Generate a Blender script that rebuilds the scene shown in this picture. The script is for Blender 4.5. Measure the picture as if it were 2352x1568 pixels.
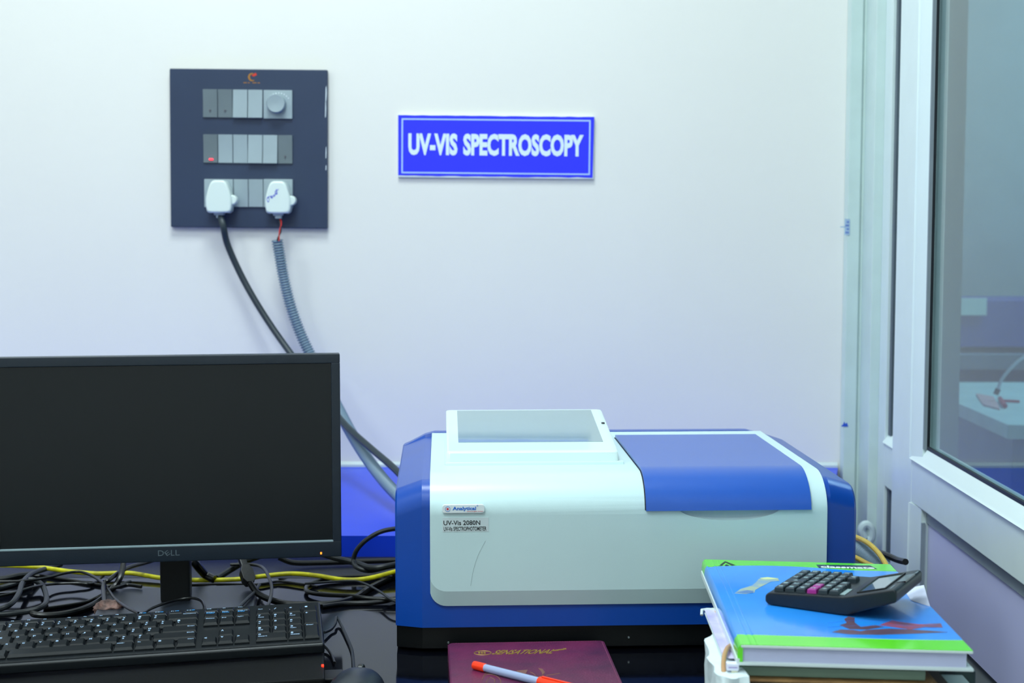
import bpy, bmesh, math, random
from mathutils import Vector, Matrix, Euler
random.seed(7)
for o in list(bpy.data.objects): bpy.data.objects.remove(o)
sc = bpy.context.scene
C = bpy.context.collection
# ------------------------------------------------------------------ camera
F, CX, CY = 3500.0, 1176.0, 784.0
CAMH, YAW = 1.25, 0.0106
PITCH = math.atan(284 / F)
cd = bpy.data.cameras.new('camera'); cam = bpy.data.objects.new('camera', cd); C.objects.link(cam)
cd.sensor_width = 36; cd.lens = 36 * F / 2352; cd.clip_start = .05; cd.clip_end = 60
cam.location = (0, 0, CAMH)
cam.rotation_euler = (math.pi / 2 - PITCH, 0, YAW)
cd.dof.use_dof = True; cd.dof.focus_distance = 1.80; cd.dof.aperture_fstop = 7.5
sc.camera = cam
RC = Euler((math.pi / 2 - PITCH, 0, YAW)).to_matrix()
# ------------------------------------------------------------------ world, lights, exposure
w = bpy.data.worlds.new('world'); sc.world = w; w.use_nodes = True
w.node_tree.nodes['Background'].inputs[0].default_value = (.55, .7, 1, 1)
w.node_tree.nodes['Background'].inputs[1].default_value = .3
def area(name, loc, rot, sx, sy, power, col):
    l = bpy.data.lights.new(name, 'AREA'); l.shape = 'RECTANGLE'; l.size = sx; l.size_y = sy
    l.energy = power; l.color = col
    o = bpy.data.objects.new(name, l); C.objects.link(o); o.location = loc; o.rotation_euler = rot
    return o
COOL = (.84, .975, .99)
area('ceiling_lamp', (-.35, 1.75, 2.93), (0, 0, 0), 0.6, .6, 29, COOL)
area('ceiling_lamp', (-.6, .1, 2.93), (0, 0, 0), .9, .9, 30, COOL)
area('ceiling_lamp', (-1.9, .9, 2.93), (0, 0, 0), .6, .6, 17, COOL)
area('ceiling_lamp', (-.6, -1.5, 2.93), (0, 0, 0), 1.2, .6, 17, COOL)
area('far_room_lamp', (1.9, 3.3, 2.6), (0, 0, 0), .6, .6, 22, (.6, .88, 1))
sc.view_settings.view_transform = 'Standard'; sc.view_settings.look = 'None'
sc.view_settings.exposure = 0.0; sc.view_settings.gamma = 1.0; sc.view_settings.use_curve_mapping = False

# ------------------------------------------------------------------ pixel rays to real points
def ray(px, py): return RC @ Vector(((px - CX) / F, -(py - CY) / F, -1))
def onZ(px, py, z):
    r = ray(px, py); t = (z - CAMH) / r.z; return Vector((0, 0, CAMH)) + r * t
def onY(px, py, y):
    r = ray(px, py); t = y / r.y; return Vector((0, 0, CAMH)) + r * t
def onX(px, py, x):
    r = ray(px, py); t = x / r.x; return Vector((0, 0, CAMH)) + r * t
def on_plane(px, py, p, n):
    r = ray(px, py); o = Vector((0, 0, CAMH)); t = (Vector(p) - o).dot(n) / r.dot(n); return o + r * t
# ------------------------------------------------------------------ materials
def lin(c):
    if isinstance(c, str):
        c = [int(c[i:i + 2], 16) / 255 for i in (0, 2, 4)]
        c = [x / 12.92 if x <= .04045 else ((x + .055) / 1.055) ** 2.4 for x in c]
    return (c[0], c[1], c[2], 1)
MC = {}
def mat(name, col, rough=.5, metal=0, coat=0, var=.06, scale=12, bump=0, bscale=200, emit=0, spec=.5, trans=0, ior=1.45, col2=None, coatr=.03):
    if name in MC: return MC[name]
    m = bpy.data.materials.new(name); m.use_nodes = True; nt = m.node_tree; b = nt.nodes['Principled BSDF']
    c = lin(col)
    tc = nt.nodes.new('ShaderNodeTexCoord')
    if var or col2:
        n = nt.nodes.new('ShaderNodeTexNoise'); n.inputs['Scale'].default_value = scale; n.inputs['Detail'].default_value = 4
        r = nt.nodes.new('ShaderNodeValToRGB')
        r.color_ramp.elements[0].position = .35; r.color_ramp.elements[1].position = .65
        r.color_ramp.elements[0].color = lin(col2) if col2 else tuple(x * (1 - var) for x in c[:3]) + (1,)
        r.color_ramp.elements[1].color = c if col2 else tuple(min(1, x * (1 + var)) for x in c[:3]) + (1,)
        nt.links.new(tc.outputs['Object'], n.inputs['Vector']); nt.links.new(n.outputs['Fac'], r.inputs['Fac'])
        nt.links.new(r.outputs['Color'], b.inputs['Base Color'])
    else: b.inputs['Base Color'].default_value = c
    b.inputs['Roughness'].default_value = rough; b.inputs['Metallic'].default_value = metal
    b.inputs['Specular IOR Level'].default_value = spec; b.inputs['IOR'].default_value = ior
    b.inputs['Coat Weight'].default_value = coat; b.inputs['Coat Roughness'].default_value = coatr
    b.inputs['Transmission Weight'].default_value = trans
    if bump:
        n2 = nt.nodes.new('ShaderNodeTexNoise'); n2.inputs['Scale'].default_value = bscale; n2.inputs['Detail'].default_value = 3
        bp = nt.nodes.new('ShaderNodeBump'); bp.inputs['Strength'].default_value = bump; bp.inputs['Distance'].default_value = .002
        nt.links.new(tc.outputs['Object'], n2.inputs['Vector']); nt.links.new(n2.outputs['Fac'], bp.inputs['Height']); nt.links.new(bp.outputs['Normal'], b.inputs['Normal'])
    if emit:
        b.inputs['Emission Color'].default_value = c; b.inputs['Emission Strength'].default_value = emit
    MC[name] = m; return m
# ------------------------------------------------------------------ mesh helpers
class MB:
    def __init__(s): s.v = []; s.f = []; s.m = []; s.sm = []
    def add(s, vs, fs, mi=0, smooth=False, M=None):
        b = len(s.v)
        s.v += [tuple(M @ Vector(v)) if M is not None else tuple(v) for v in vs]
        for f in fs: s.f.append(tuple(b + i for i in f)); s.m.append(mi); s.sm.append(smooth)
        return s
    def bm(s, bm, mi=0, smooth=False, M=None):
        bm.verts.index_update()
        s.add([v.co[:] for v in bm.verts], [[v.index for v in f.verts] for f in bm.faces], mi, smooth, M); bm.free(); return s
    def box(s, x0, x1, y0, y1, z0, z1, bev=0, mi=0, M=None, seg=2):
        bm = bmesh.new(); bmesh.ops.create_cube(bm, size=1)
        for v in bm.verts: v.co = Vector(((x0 + x1) / 2 + v.co.x * (x1 - x0), (y0 + y1) / 2 + v.co.y * (y1 - y0), (z0 + z1) / 2 + v.co.z * (z1 - z0)))
        if bev: bmesh.ops.bevel(bm, geom=list(bm.edges), offset=bev, segments=seg, affect='EDGES', profile=.5)
        return s.bm(bm, mi, False, M)
    def prism(s, poly, axis, a, b, bev=0, mi=0, M=None, seg=2):
        """poly: 2-D outline; axis it is pushed along ('x': (y,z) outline, 'y': (x,z), 'z': (x,y))"""
        def P(p, t): return {'x': (t, p[0], p[1]), 'y': (p[0], t, p[1]), 'z': (p[0], p[1], t)}[axis]
        bm = bmesh.new(); A = [bm.verts.new(P(p, a)) for p in poly]; B = [bm.verts.new(P(p, b)) for p in poly]
        n = len(poly); bm.faces.new(A); bm.faces.new(B[::-1])
        for i in range(n): bm.faces.new((A[i], B[i], B[(i + 1) % n], A[(i + 1) % n]))
        bmesh.ops.recalc_face_normals(bm, faces=bm.faces)
        if bev:
            es = [e for e in bm.edges if e.calc_face_angle(0) > .3]
            bmesh.ops.bevel(bm, geom=es, offset=bev, segments=seg, affect='EDGES', profile=.5)
        return s.bm(bm, mi, False, M)
    def tube(s, pts, r, n=10, mi=0, rf=None, cap=True):
        pts = [Vector(p) for p in pts]; N = len(pts); T = []
        for i in range(N): T.append((pts[min(N - 1, i + 1)] - pts[max(0, i - 1)]).normalized())
        up = Vector((0, 0, 1)) if abs(T[0].z) < .9 else Vector((0, 1, 0))
        nrm = (up - T[0] * up.dot(T[0])).normalized(); vs = []
        for i in range(N):
            nrm = (nrm - T[i] * nrm.dot(T[i])).normalized(); bi = T[i].cross(nrm)
            rr = rf(i) if rf else r
            for k in range(n):
                a = 2 * math.pi * k / n; vs.append(pts[i] + (nrm * math.cos(a) + bi * math.sin(a)) * rr)
        fs = []
        for i in range(N - 1):
            for k in range(n): fs.append((i * n + k, i * n + (k + 1) % n, (i + 1) * n + (k + 1) % n, (i + 1) * n + k))
        if cap: fs.append(tuple(range(n))[::-1]); fs.append(tuple((N - 1) * n + k for k in range(n)))
        return s.add(vs, fs, mi, True)
    def lathe(s, prof, n=24, mi=0, M=None):
        vs = []; fs = []
        for (r, z) in prof:
            for k in range(n): a = 2 * math.pi * k / n; vs.append((r * math.cos(a), r * math.sin(a), z))
        for i in range(len(prof) - 1):
            for k in range(n): fs.append((i * n + k, i * n + (k + 1) % n, (i + 1) * n + (k + 1) % n, (i + 1) * n + k))
        fs.append(tuple(range(n))[::-1]); fs.append(tuple((len(prof) - 1) * n + k for k in range(n)))
        return s.add(vs, fs, mi, True, M)
    def build(s, name, mats, parent=None, loc=None, rot=None, auto=.6):
        me = bpy.data.meshes.new(name); me.from_pydata(s.v, [], s.f)
        if not isinstance(mats, (list, tuple)): mats = [mats]
        for m in mats: me.materials.append(m)
        me.polygons.foreach_set('material_index', s.m); me.polygons.foreach_set('use_smooth', [True] * len(s.f))
        me.update()
        bm = bmesh.new(); bm.from_mesh(me); bmesh.ops.recalc_face_normals(bm, faces=bm.faces)
        for e in bm.edges: e.smooth = (len(e.link_faces) == 2 and e.calc_face_angle(0) < auto)
        bm.to_mesh(me); bm.free()
        o = bpy.data.objects.new(name, me); C.objects.link(o)
        if parent: o.parent = parent
        if loc is not None: o.location = loc
        if rot is not None: o.rotation_euler = rot
        if len(s.f) < 3000:
            w_ = o.modifiers.new('wn', 'WEIGHTED_NORMAL'); w_.keep_sharp = True; w_.weight = 100
        return o
def tag(o, label=None, cat=None, group=None, kind=None):
    if label: o['label'] = label
    if cat: o['category'] = cat
    if group: o['group'] = group
    if kind: o['kind'] = kind
    return o
def thing(name, label, cat, loc=(0, 0, 0), rot=(0, 0, 0), group=None):
    o = bpy.data.objects.new(name, None); C.objects.link(o); o.location = loc; o.rotation_euler = rot; o.empty_display_size = .05
    return tag(o, label, cat, group)
def struct(name, mb, m, parent=None):
    o = mb.build(name, m, parent)
    if not parent: o['kind'] = 'structure'
    return o
def smooth_path(pts, sub=8):
    pts = [Vector(p) for p in pts]; P = [pts[0] * 2 - pts[1]] + pts + [pts[-1] * 2 - pts[-2]]; out = []
    for i in range(1, len(P) - 2):
        for j in range(sub):
            t = j / sub; a, b, c, d = P[i - 1], P[i], P[i + 1], P[i + 2]
            out.append(.5 * ((2 * b) + (c - a) * t + (2 * a - 5 * b + 4 * c - d) * t * t + (3 * b - a - 3 * c + d) * t ** 3))
    out.append(P[-2]); return out
def resample(path, step):
    L = [0]
    for a, b in zip(path, path[1:]): L.append(L[-1] + (b - a).length)
    n = max(2, int(L[-1] / step)); out = []; j = 0
    for i in range(n + 1):
        s_ = L[-1] * i / n
        while j < len(L) - 2 and L[j + 1] < s_: j += 1
        t = (s_ - L[j]) / max(1e-9, L[j + 1] - L[j]); out.append(path[j].lerp(path[j + 1], min(1, t)))
    return out
_txt = {}
def text_mesh(s, bold=0.0, ext=.0):
    k = (s, bold, ext)
    if k in _txt: return _txt[k]
    cu = bpy.data.curves.new('t', 'FONT'); cu.body = s; cu.offset = bold; cu.extrude = ext; cu.resolution_u = 3; cu.size = 1
    o = bpy.data.objects.new('t', cu); C.objects.link(o); dg = bpy.context.evaluated_depsgraph_get(); dg.update()
    me = bpy.data.meshes.new_from_object(o.evaluated_get(dg))
    vs = [v.co.copy() for v in me.vertices]; fs = [tuple(p.vertices) for p in me.polygons]
    bpy.data.objects.remove(o); bpy.data.curves.remove(cu); bpy.data.meshes.remove(me)
    _txt[k] = (vs, fs); return _txt[k]
def add_text(mb, s, x0, x1, y0, y1, bold=0.0, ext=.02, thick=.0003, M=None, mi=0, shear=0):
    """fits the text into the box of the local xy plane, a sliver thick in z"""
    vs, fs = text_mesh(s, bold, ext)
    ax = min(v.x for v in vs); bx = max(v.x for v in vs); ay = min(v.y for v in vs); by = max(v.y for v in vs); az = max(v.z for v in vs) or 1
    q = []
    for v in vs:
        fy = (v.y - ay) / max(1e-9, by - ay)
        q.append((x0 + (v.x - ax) / max(1e-9, bx - ax) * (x1 - x0) + shear * fy * (y1 - y0), y0 + fy * (y1 - y0), (v.z / az * .5 + .5) * thick))
    mb.add(q, fs, mi, False, M)
def copy_tree(o, parent=None):
    c = o.copy(); C.objects.link(c)
    if parent: c.parent = parent
    for ch in list(o.children): copy_tree(ch, c)
    return c
FRONT = Matrix(((1, 0, 0, 0), (0, 0, -1, 0), (0, 1, 0, 0), (0, 0, 0, 1)))   # xy drawing -> upright, facing -Y

# ------------------------------------------------------------------ palette
DESK = .75; WY = 2.70; XR = .557
m_wall = mat('wall_paint', 'f0efea', .7, var=.012, scale=2.5, bump=.12, bscale=60)
m_ceil = mat('ceiling_paint', 'f2f4f4', .9, var=.02)
m_floor = mat('floor_tile', 'b9bcc0', .3, var=.05, scale=4)
m_upvc = mat('white_upvc', 'dbeae9', .3, var=.015, scale=20, spec=.5)
m_upvc2 = mat('aged_upvc', 'cde0dc', .42, var=.03, scale=20)
m_seal_shade = mat('grey_seal_and_shade', '8a97a0', .5)
m_gasket = mat('black_gasket', '182028', .5)
m_panel = mat('lilac_panel', 'c3c6ea', .4, var=.02, scale=6)
m_granite = mat('black_granite', '090b12', .07, var=.35, scale=160, ior=1.26)
m_ledge = mat('royal_blue_laminate', '1440dc', .30, var=.05, scale=9, bump=.05, bscale=25)
m_black = mat('black_plastic', '070a0d', .38, var=.1, scale=30, bump=.08, bscale=900)
m_charcoal = mat('charcoal_plastic', '1d242e', .38, var=.05, scale=30)
m_cable = mat('black_cable', '090b0d', .32, var=.1)
m_greycable = mat('charcoal_cable', '171d22', .45, var=.08)
m_white_ink = mat('white_ink', 'dfe8ee', .6, var=0)

# ------------------------------------------------------------------ room shell
struct('wall_back', MB().box(-3, .62, WY, WY + .12, 0, 3), m_wall)
struct('floor', MB().box(-3.1, 3.6, -2.6, 4.6, -.05, 0), m_floor)
struct('ceiling', MB().box(-3.1, 3.6, -2.6, 4.6, 3.0, 3.05), m_ceil)
struct('wall_left', MB().box(-3.1, -3, -2.6, WY + .12, 0, 3), m_wall)
struct('wall_front', MB().box(-3, .62, -2.6, -2.5, 0, 3), m_wall)
rb = MB().box(XR + .02, XR + .10, -2.5, .55, 0, 3)
struct('wall_right', rb, m_wall)
# corner jamb of the partition: a stepped upvc channel in the corner
j = MB()
j.box(.556, .578, WY - .030, WY - .001, 0, 2.99, .002)
j.box(.580, .590, WY - .026, WY - .001, 0, 2.99, .002)
j.box(.584, .625, 2.600, WY - .022, 0, 2.99, .003)
struct('trim_1', j, m_upvc2)
j = MB(); j.box(.5786, .6, WY - .0245, WY - .001, 0, 2.99)
struct('trim_2', j, m_upvc)

def zof(px, py, x): return onX(px, py, x).z
RT = CAMH - .3586; RB = CAMH - .4257     # rail of the near sash
# near sash (door leaf) ------------------------------------------------
XS = .575
sash = thing('door_1', None, None, (0, 0, 0)); sash['kind'] = 'structure'
Y1, Y2 = 2.392, .60
st = MB()
st.box(XS, XS + .045, 2.268, Y1, .03, 2.6, .003)       # far stile
st.box(XS, XS + .045, Y2, .72, .03, 2.6, .003)         # near stile
st.box(XS, XS + .045, .72, 2.268, RB, RT, .003)        # mid rail
st.box(XS, XS + .045, .72, 2.268, .03, .14, .003)      # bottom rail
st.box(XS, XS + .045, .72, 2.268, 2.48, 2.6, .003)     # top rail
st.build('door_frame', m_upvc, sash)
def bead_z(y0, y1, x0, x1, z0, z1, top):   # long bead running in Y with a sloping face
    if top: poly = [(x0, z0), (x0 + .003, z0 + .004), (x0 + .012, z1), (x1, z1), (x1, z0)]
    else: poly = [(x0, z1), (x0 + .003, z1 - .004), (x0 + .012, z0), (x1, z0), (x1, z1)]
    return [(x, z) for x, z in poly]
gb = MB()
gb.prism(bead_z(0, 0, XS - .004, XS + .03, RT, RT + .022, True), 'y', .74, 2.268, 0)
gb.prism([(XS - .004, 2.268), (XS - .001, 2.262), (XS + .002, 2.214), (XS + .03, 2.214), (XS + .03, 2.268)], 'z', RT - .0005, 2.46)
gb.prism([(XS - .004, .72), (XS - .001, .726), (XS + .002, .76), (XS + .03, .76), (XS + .03, .72)], 'z', RT - .0005, 2.46)
gb.build('glazing_bead', mat('bead_upvc', 'e2f2f1', .25, var=.01), sash)
gb = MB()
pass
gb.prism([(XS - .004, 2.268), (XS - .001, 2.262), (XS + .002, 2.214), (XS + .03, 2.214), (XS + .03, 2.268)], 'z', .16, RB)
gb.build('panel_bead', m_upvc, sash)
sl = MB(); sl.box(XS + .0095, XS + .014, .76, 2.2140, RB - .020, RB + .001)  # strip under the mid rail: its grey stands in for the rail's shade
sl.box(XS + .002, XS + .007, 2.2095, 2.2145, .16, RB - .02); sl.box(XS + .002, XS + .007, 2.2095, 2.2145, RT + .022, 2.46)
sl.build('seal', m_seal_shade, sash)
g = MB()
g.box(XS + .007, XS + .0112, 2.210, 2.2145, RT + .022, 2.46); g.box(XS + .007, XS + .0112, .76, 2.21, RT + .0215, RT + .026)
g.build('gasket', m_gasket, sash)
MB().box(XS + .0125, XS + .022, .76, 2.2165, .16, RB - .001).build('lower_panel', m_panel, sash)
m_glass = mat('tinted_glass', (.78, .90, .92), .0, var=0, trans=1, ior=1.27)
MB().box(XS + .0112, XS + .016, .75, 2.22, RT + .02, 2.47).build('pane', m_glass, sash)
# far sash ---------------------------------------------------------------
XF = .600
fs_ = thing('window_1', None, None); fs_['kind'] = 'structure'
b = MB(); b.box(XF, XF + .03, 2.550, 2.600, .03, 2.6, .003)
zt = zof(2028, 1012, XF); zb = zof(2028, 1114, XF)
b.box(XF, XF + .03, 2.30, 2.550, zb, zt, .003); b.box(XF, XF + .03, 2.30, 2.550, .03, .14, .003)
b.build('window_frame', m_upvc, fs_)
b = MB(); b.prism(bead_z(0, 0, XF - .003, XF + .02, zt - .001, zt + .012, True), 'y', 2.30, 2.552); b.build('glazing_bead', MC['bead_upvc'], fs_)
b = MB(); b.box(XF + .006, XF + .012, 2.535, 2.551, zt + .012, 2.5); b.box(XF + .006, XF + .012, 2.535, 2.551, .14, zb)
b.build('seal', mat('dark_seal', '55626c', .5), fs_)
b = MB(); b.box(XF + .012, XF + .017, 2.30, 2.540, zt, 2.5); b.build('pane', m_glass, fs_)
b = MB(); b.box(XF + .012, XF + .02, 2.30, 2.540, .14, zb); b.build('lower_panel', m_panel, fs_)
struct('trim_3', MB().box(XS + .001, XR + .10, .55, .60, 0, 2.99, .003), m_upvc)
struct('trim_4', MB().box(XS + .001, XR + .08, .60, 2.60, 2.61, 2.99, .003), m_upvc)

# ------------------------------------------------------------------ the room beyond the glass
m_far = mat('far_room_paint', '9fbac2', .8, var=.03)
struct('wall_far_back', MB().box(.62, 3.6, 4.3, 4.4, 0, 3), m_far)
struct('wall_far_right', MB().box(3.5, 3.6, -2.6, 4.3, 0, 3), m_far)
struct('wall_far_front', MB().box(.66, 3.5, -2.6, -2.5, 0, 3), m_far)
pil = MB().box(.64, .826, 2.9, 3.0, 0, 2.99); struct('wall_pillar', pil, m_far)
ZC = CAMH - .40
t = thing('laboratory_counter', 'pale counter seen through the glass of the door, papers on it', 'counter', (1.6, 3.3, 0))
b = MB(); b.box(.935 - 1.6, 1.75, 2.95 - 3.3, 3.72 - 3.3, ZC - .03, ZC, .004); b.build('worktop', mat('far_worktop', 'bfe6e4', .4), t)
b = MB(); b.box(.955 - 1.6, 1.73, 2.98 - 3.3, 3.70 - 3.3, 0, ZC - .03, .004); b.build('carcass', mat('far_carcass', '6d88a4', .6), t)
t = thing('back_cupboard', 'dark violet cupboard row behind the pale counter beyond the glass', 'cupboard', (1.9, 4.0, 0))
m_vio = mat('violet_laminate', '3c4fa6', .5); m_vio2 = mat('dark_violet_laminate', '333a6c', .6)
b = MB(); b.box(-.85, 1.2, -.08, .12, 0, CAMH - .36); b.build('carcass', m_vio2, t)
b = MB(); b.box(-.85, 1.2, -.14, .12, CAMH - .385, CAMH - .345, .003); b.build('shelf', mat('far_shelf', '6f8798', .6), t)
b = MB(); b.box(-.85, 1.2, -.10, .12, CAMH - .33, CAMH - .21, .003); b.build('upper_box', m_vio, t)
o = MB().box(-.045, .045, -.003, .003, -.022, .022, .001)
p = onY(2228, 704, 3.89)
tag(o.build('notice_card', mat('card_white', 'cdeeee', .5), None, p, (0, 0, 0)), 'white card on the violet cupboard beyond the glass', 'card')
pts = [onY(x, y, 3.3) for x, y in ((2296, 893), (2305, 870), (2330, 840), (2352, 822), (2385, 805), (2420, 800))]
b = MB(); b.tube(smooth_path(pts), .0035); tp = b.build('gooseneck_tube', mat('pale_tube', 'b8ccd8', .4))
b = MB(); pa = onY(2290, 906, 3.3); b.tube([pa, pts[0]], .006); nz = b.build('nozzle', m_black, tp)
tag(tp, 'thin pale curved tube rising over the far counter beyond the glass', 'tube')
b = MB()
q = [onZ(x, y, ZC + .002) for x, y in ((2245, 905), (2285, 912), (2300, 940), (2262, 930))]
b.prism([(v.x, v.y) for v in q], 'z', ZC, ZC + .004)
tag(b.build('paper_sheet', mat('far_paper', 'c9a9ac', .7)), 'pinkish paper lying on the counter beyond the glass', 'paper')
b = MB(); b.tube([onZ(2300, 915, ZC + .006), onZ(2312, 932, ZC + .006)], .005); b.tube([onZ(2305, 920, ZC + .006), onZ(2345, 922, ZC + .006)], .003)
tag(b.build('red_clamp', mat('clamp_red', 'b02438', .5)), 'small red clamp tool on the counter beyond the glass', 'tool')

# ------------------------------------------------------------------ desk and blue ledge
t = thing('laboratory_bench', 'glossy black granite bench carrying the instruments', 'bench', (-1, 1.7, 0))
MB().box(-1.985, 1.508, 1.2 - 1.7, 2.085 - 1.7, DESK - .03, DESK, .002).build('countertop', m_granite, t)
MB().box(-1.985, 1.508, 2.086 - 1.7, 2.2218 - 1.7, DESK - .03, DESK - .0003).build('dusty_back_strip', mat('dusty_granite', '171b24', .45, var=.4, scale=180, bump=.2, bscale=400), t)
MB().box(-1.98, 1.49, 1.26 - 1.7, 2.2 - 1.7, .08, DESK - .03).build('carcass', mat('bench_carcass', '20345c', .5), t)
MB().box(-1.95, 1.47, 1.32 - 1.7, 2.15 - 1.7, 0, .08).build('plinth', m_black, t)
for k in range(5):
    d = MB().box(-1.96 + k * .69, -1.96 + k * .69 + .67, 1.242 - 1.7, 1.26 - 1.7, .10, .70, .003).build('door', MC['bench_carcass'], t)
    MB().box(-1.92 + k * .69, -1.90 + k * .69, 1.225 - 1.7, 1.242 - 1.7, .45, .60, .003).build('handle', m_upvc, d)
LF = CAMH - .4690; LBK = CAMH - .4436
b = MB(); b.add([(-2.99, 2.2225, 0), (.44, 2.2225, 0), (.44, 2.2225, LF), (-2.99, 2.2225, LF), (-2.99, WY - .002, 0), (.553, WY - .002, 0), (.553, WY - .002, LBK), (-2.99, WY - .002, LBK)],
      [(0, 1, 2, 3), (5, 4, 7, 6), (3, 2, 6, 7), (0, 4, 5, 1), (1, 5, 6, 2), (0, 3, 7, 4)])
tag(b.build('blue_ledge', m_ledge), 'long royal blue ledge between bench and wall', 'ledge')
b = MB(); b.prism([(WY - .006, LBK - .001), (WY - .006, LBK + .004), (WY - .0005, LBK + .009), (WY - .0005, LBK - .001)], 'x', -2.9, .552)
struct('trim_5', b, mat('caulk', 'cfdcdc', .6))

# ------------------------------------------------------------------ switch board on the wall
m_plate = mat('slate_plate', '2c3b56', .42, var=.05, scale=8)
m_rock = [mat('rocker_grey', '87989f', .35), mat('rocker_light', '9dadb4', .3), mat('rocker_dark', '6c797f', .4)]
tilt = .010
c0 = onY(570, 341, WY)
board = thing('switch_board', 'large slate grey switch board with three rows of grey modules', 'switchboard', c0, (0, tilt, 0))
Rinv = Euler((0, tilt, 0)).to_matrix().inverted()
def bl(px, py, dy=.012):
    p = Rinv @ (onY(px, py, WY - dy) - Vector(c0)); return p.x, p.z
x0, z1 = bl(389, 157); x1, z0 = bl(752, 525)
MB().box(x0, x1, -.012, -.001, z0, z1, .002).build('plate', m_plate, board)
# chipped white paint specks on the plate's edge
b = MB()
for (px, py, w_, h_) in ((749, 215, 1.5, 18), (748, 250, 1.2, 20), (749, 350, 1, 14), (749, 385, 1, 6)):
    b = MB(); x, z = bl(px, py); k = WY / F
    b.prism([(x - w_ * k, z - h_ * k), (x + w_ * k * .3, z - h_ * .9 * k), (x + w_ * k, z), (x + w_ * k * .6, z + h_ * k), (x - w_ * k * .5, z + h_ * .7 * k)], 'y', -.0126, -.0119)
    b.build('paint_fleck', mat('fleck', 'dbe6ee', .7), board)
def rocker(pa, ma, pressed, led=False):
    xa, za = bl(pa[0] + .6, pa[1] + .6); xb, zb = bl(pa[2] - .6, pa[3] - .6)
    lo, hi = zb, za; t0, t1 = (.0155, .0195) if pressed else (.0165, .0150)
    b = MB(); b.prism([(-.011, lo), (-.011, hi), (-t0, hi), (-(t0 + t1) / 2 + .0008, (lo + hi) / 2), (-t1, lo)], 'x', xa, xb, .0006)
    o = b.build('rocker', m_rock[ma], board)
    if led:
        xc, zc = bl(486, 366); l = MB(); l.box(xc - .0038, xc + .0038, -.0168, -.0155, zc - .0016, zc + .0016, .0007)
        l.build('indicator_light', mat('red_neon', 'ff4050', .4, emit=1.6, var=0), o)
    else:
        l = MB(); xc = (xa + xb) / 2; zc = lo + (hi - lo) * .25
        l.box(xc - .0012, xc + .0012, -(t0 + t1) / 2 - .0014, -.015, zc - .0012, zc + .0012)
        if ma == 2: l.build('indicator_dot', mat('dot_dark', '5b5560', .5), o)
    return o
for i, (ma, pr) in enumerate(((2, 0), (2, 0), (1, 1), (1, 1))): rocker((466 + i * 34.6, 204.5 + i * .4, 466 + (i + 1) * 34.6, 270.5 + i * .4), ma, pr)
for i, (ma, pr) in enumerate(((2, 0), (1, 0), (1, 0), (1, 1), (1, 1), (2, 0))): rocker((467 + i * 34.3, 308 + i * .4, 467 + (i + 1) * 34.3, 374.5 + i * .4), ma, pr, led=(i == 0))
for i in range(2): rocker((537 + i * 34.2, 411, 537 + (i + 1) * 34.2, 476), 1, 0)
# dimmer
xa, za = bl(606, 207); xb, zb = bl(672, 273)
MB().box(xa, xb, -.0165, -.011, zb, za, .0006).build('regulator_plate', m_rock[1], board)
xc, zc = bl(637, 239)
kn = MB(); kn.lathe([(.0165, .0), (.0165, .011), (.0150, .0135), (.010, .0128), (.001, .0122)], 32, M=Matrix.Translation((xc, -.0165, zc)) @ Matrix.Rotation(math.pi / 2, 4, 'X'))
knob = kn.build('regulator_knob', m_rock[1], board)
b = MB()
for k in range(9):
    a = math.radians(35 + k * 13.5); r = .0200
    b.box(-.0010, .0010, -.0170, -.0164, r, r + .0018, M=Matrix.Translation((xc + .003, 0, zc - .002)) @ Matrix.Rotation(a - math.pi / 2, 4, 'Y').inverted())
b.build('dial_marks', m_white_ink, board)
for (xa_, xb_) in ((470, 536.5), (606, 673)):
    xa, za = bl(xa_, 411); xb, zb = bl(xb_, 476.5)
    s_ = MB().box(xa, xb, -.0165, -.011, zb, za, .0008).build('socket', m_rock[1], board)
    h = MB()
    for (u_, v_, r_) in ((.5, .78, .0042), (.28, .34, .0034), (.72, .34, .0034)):
        h.lathe([(r_, 0), (r_, .0006)], 14, M=Matrix.Translation((xa + (xb - xa) * u_, -.0165, zb + (za - zb) * v_)) @ Matrix.Rotation(math.pi / 2, 4, 'X'))
    h.build('socket_hole', m_black, s_)
# orange swirl emblem at the top of the plate
xc, zc = bl(580, 177); b = MB()
vs = []; fs = []; n = 14
for k in range(n + 1):
    a = math.radians(70 + 230 * k / n); w_ = .0030 * math.sin(math.pi * (k + 1.2) / (n + 2.2)) + .0004
    for s2 in (-1, 1): vs.append((xc + (.0062 + s2 * w_ / 2) * math.cos(a), -.0124, zc + (.0062 + s2 * w_ / 2) * math.sin(a)))
for k in range(n): fs.append((2 * k, 2 * k + 1, 2 * k + 3, 2 * k + 2))
b.add(vs, fs)
b.prism([(xc - .002, zc + .003), (xc + .006, zc + .0075), (xc + .0075, zc + .0035), (xc + .002, zc + .001)], 'y', -.0124, -.0119, mi=1)
for k, s_ in enumerate(((-.016, .006), (-.008, .003), (0, .007), (.009, .004))):
    b.box(xc + s_[0], xc + s_[0] + s_[1], -.0122, -.0119, zc - .0105, zc - .0092)
b.build('emblem', [mat('emblem_gold', 'b0772a', .5), mat('emblem_red', 'e03a28', .5)], board)
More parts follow.
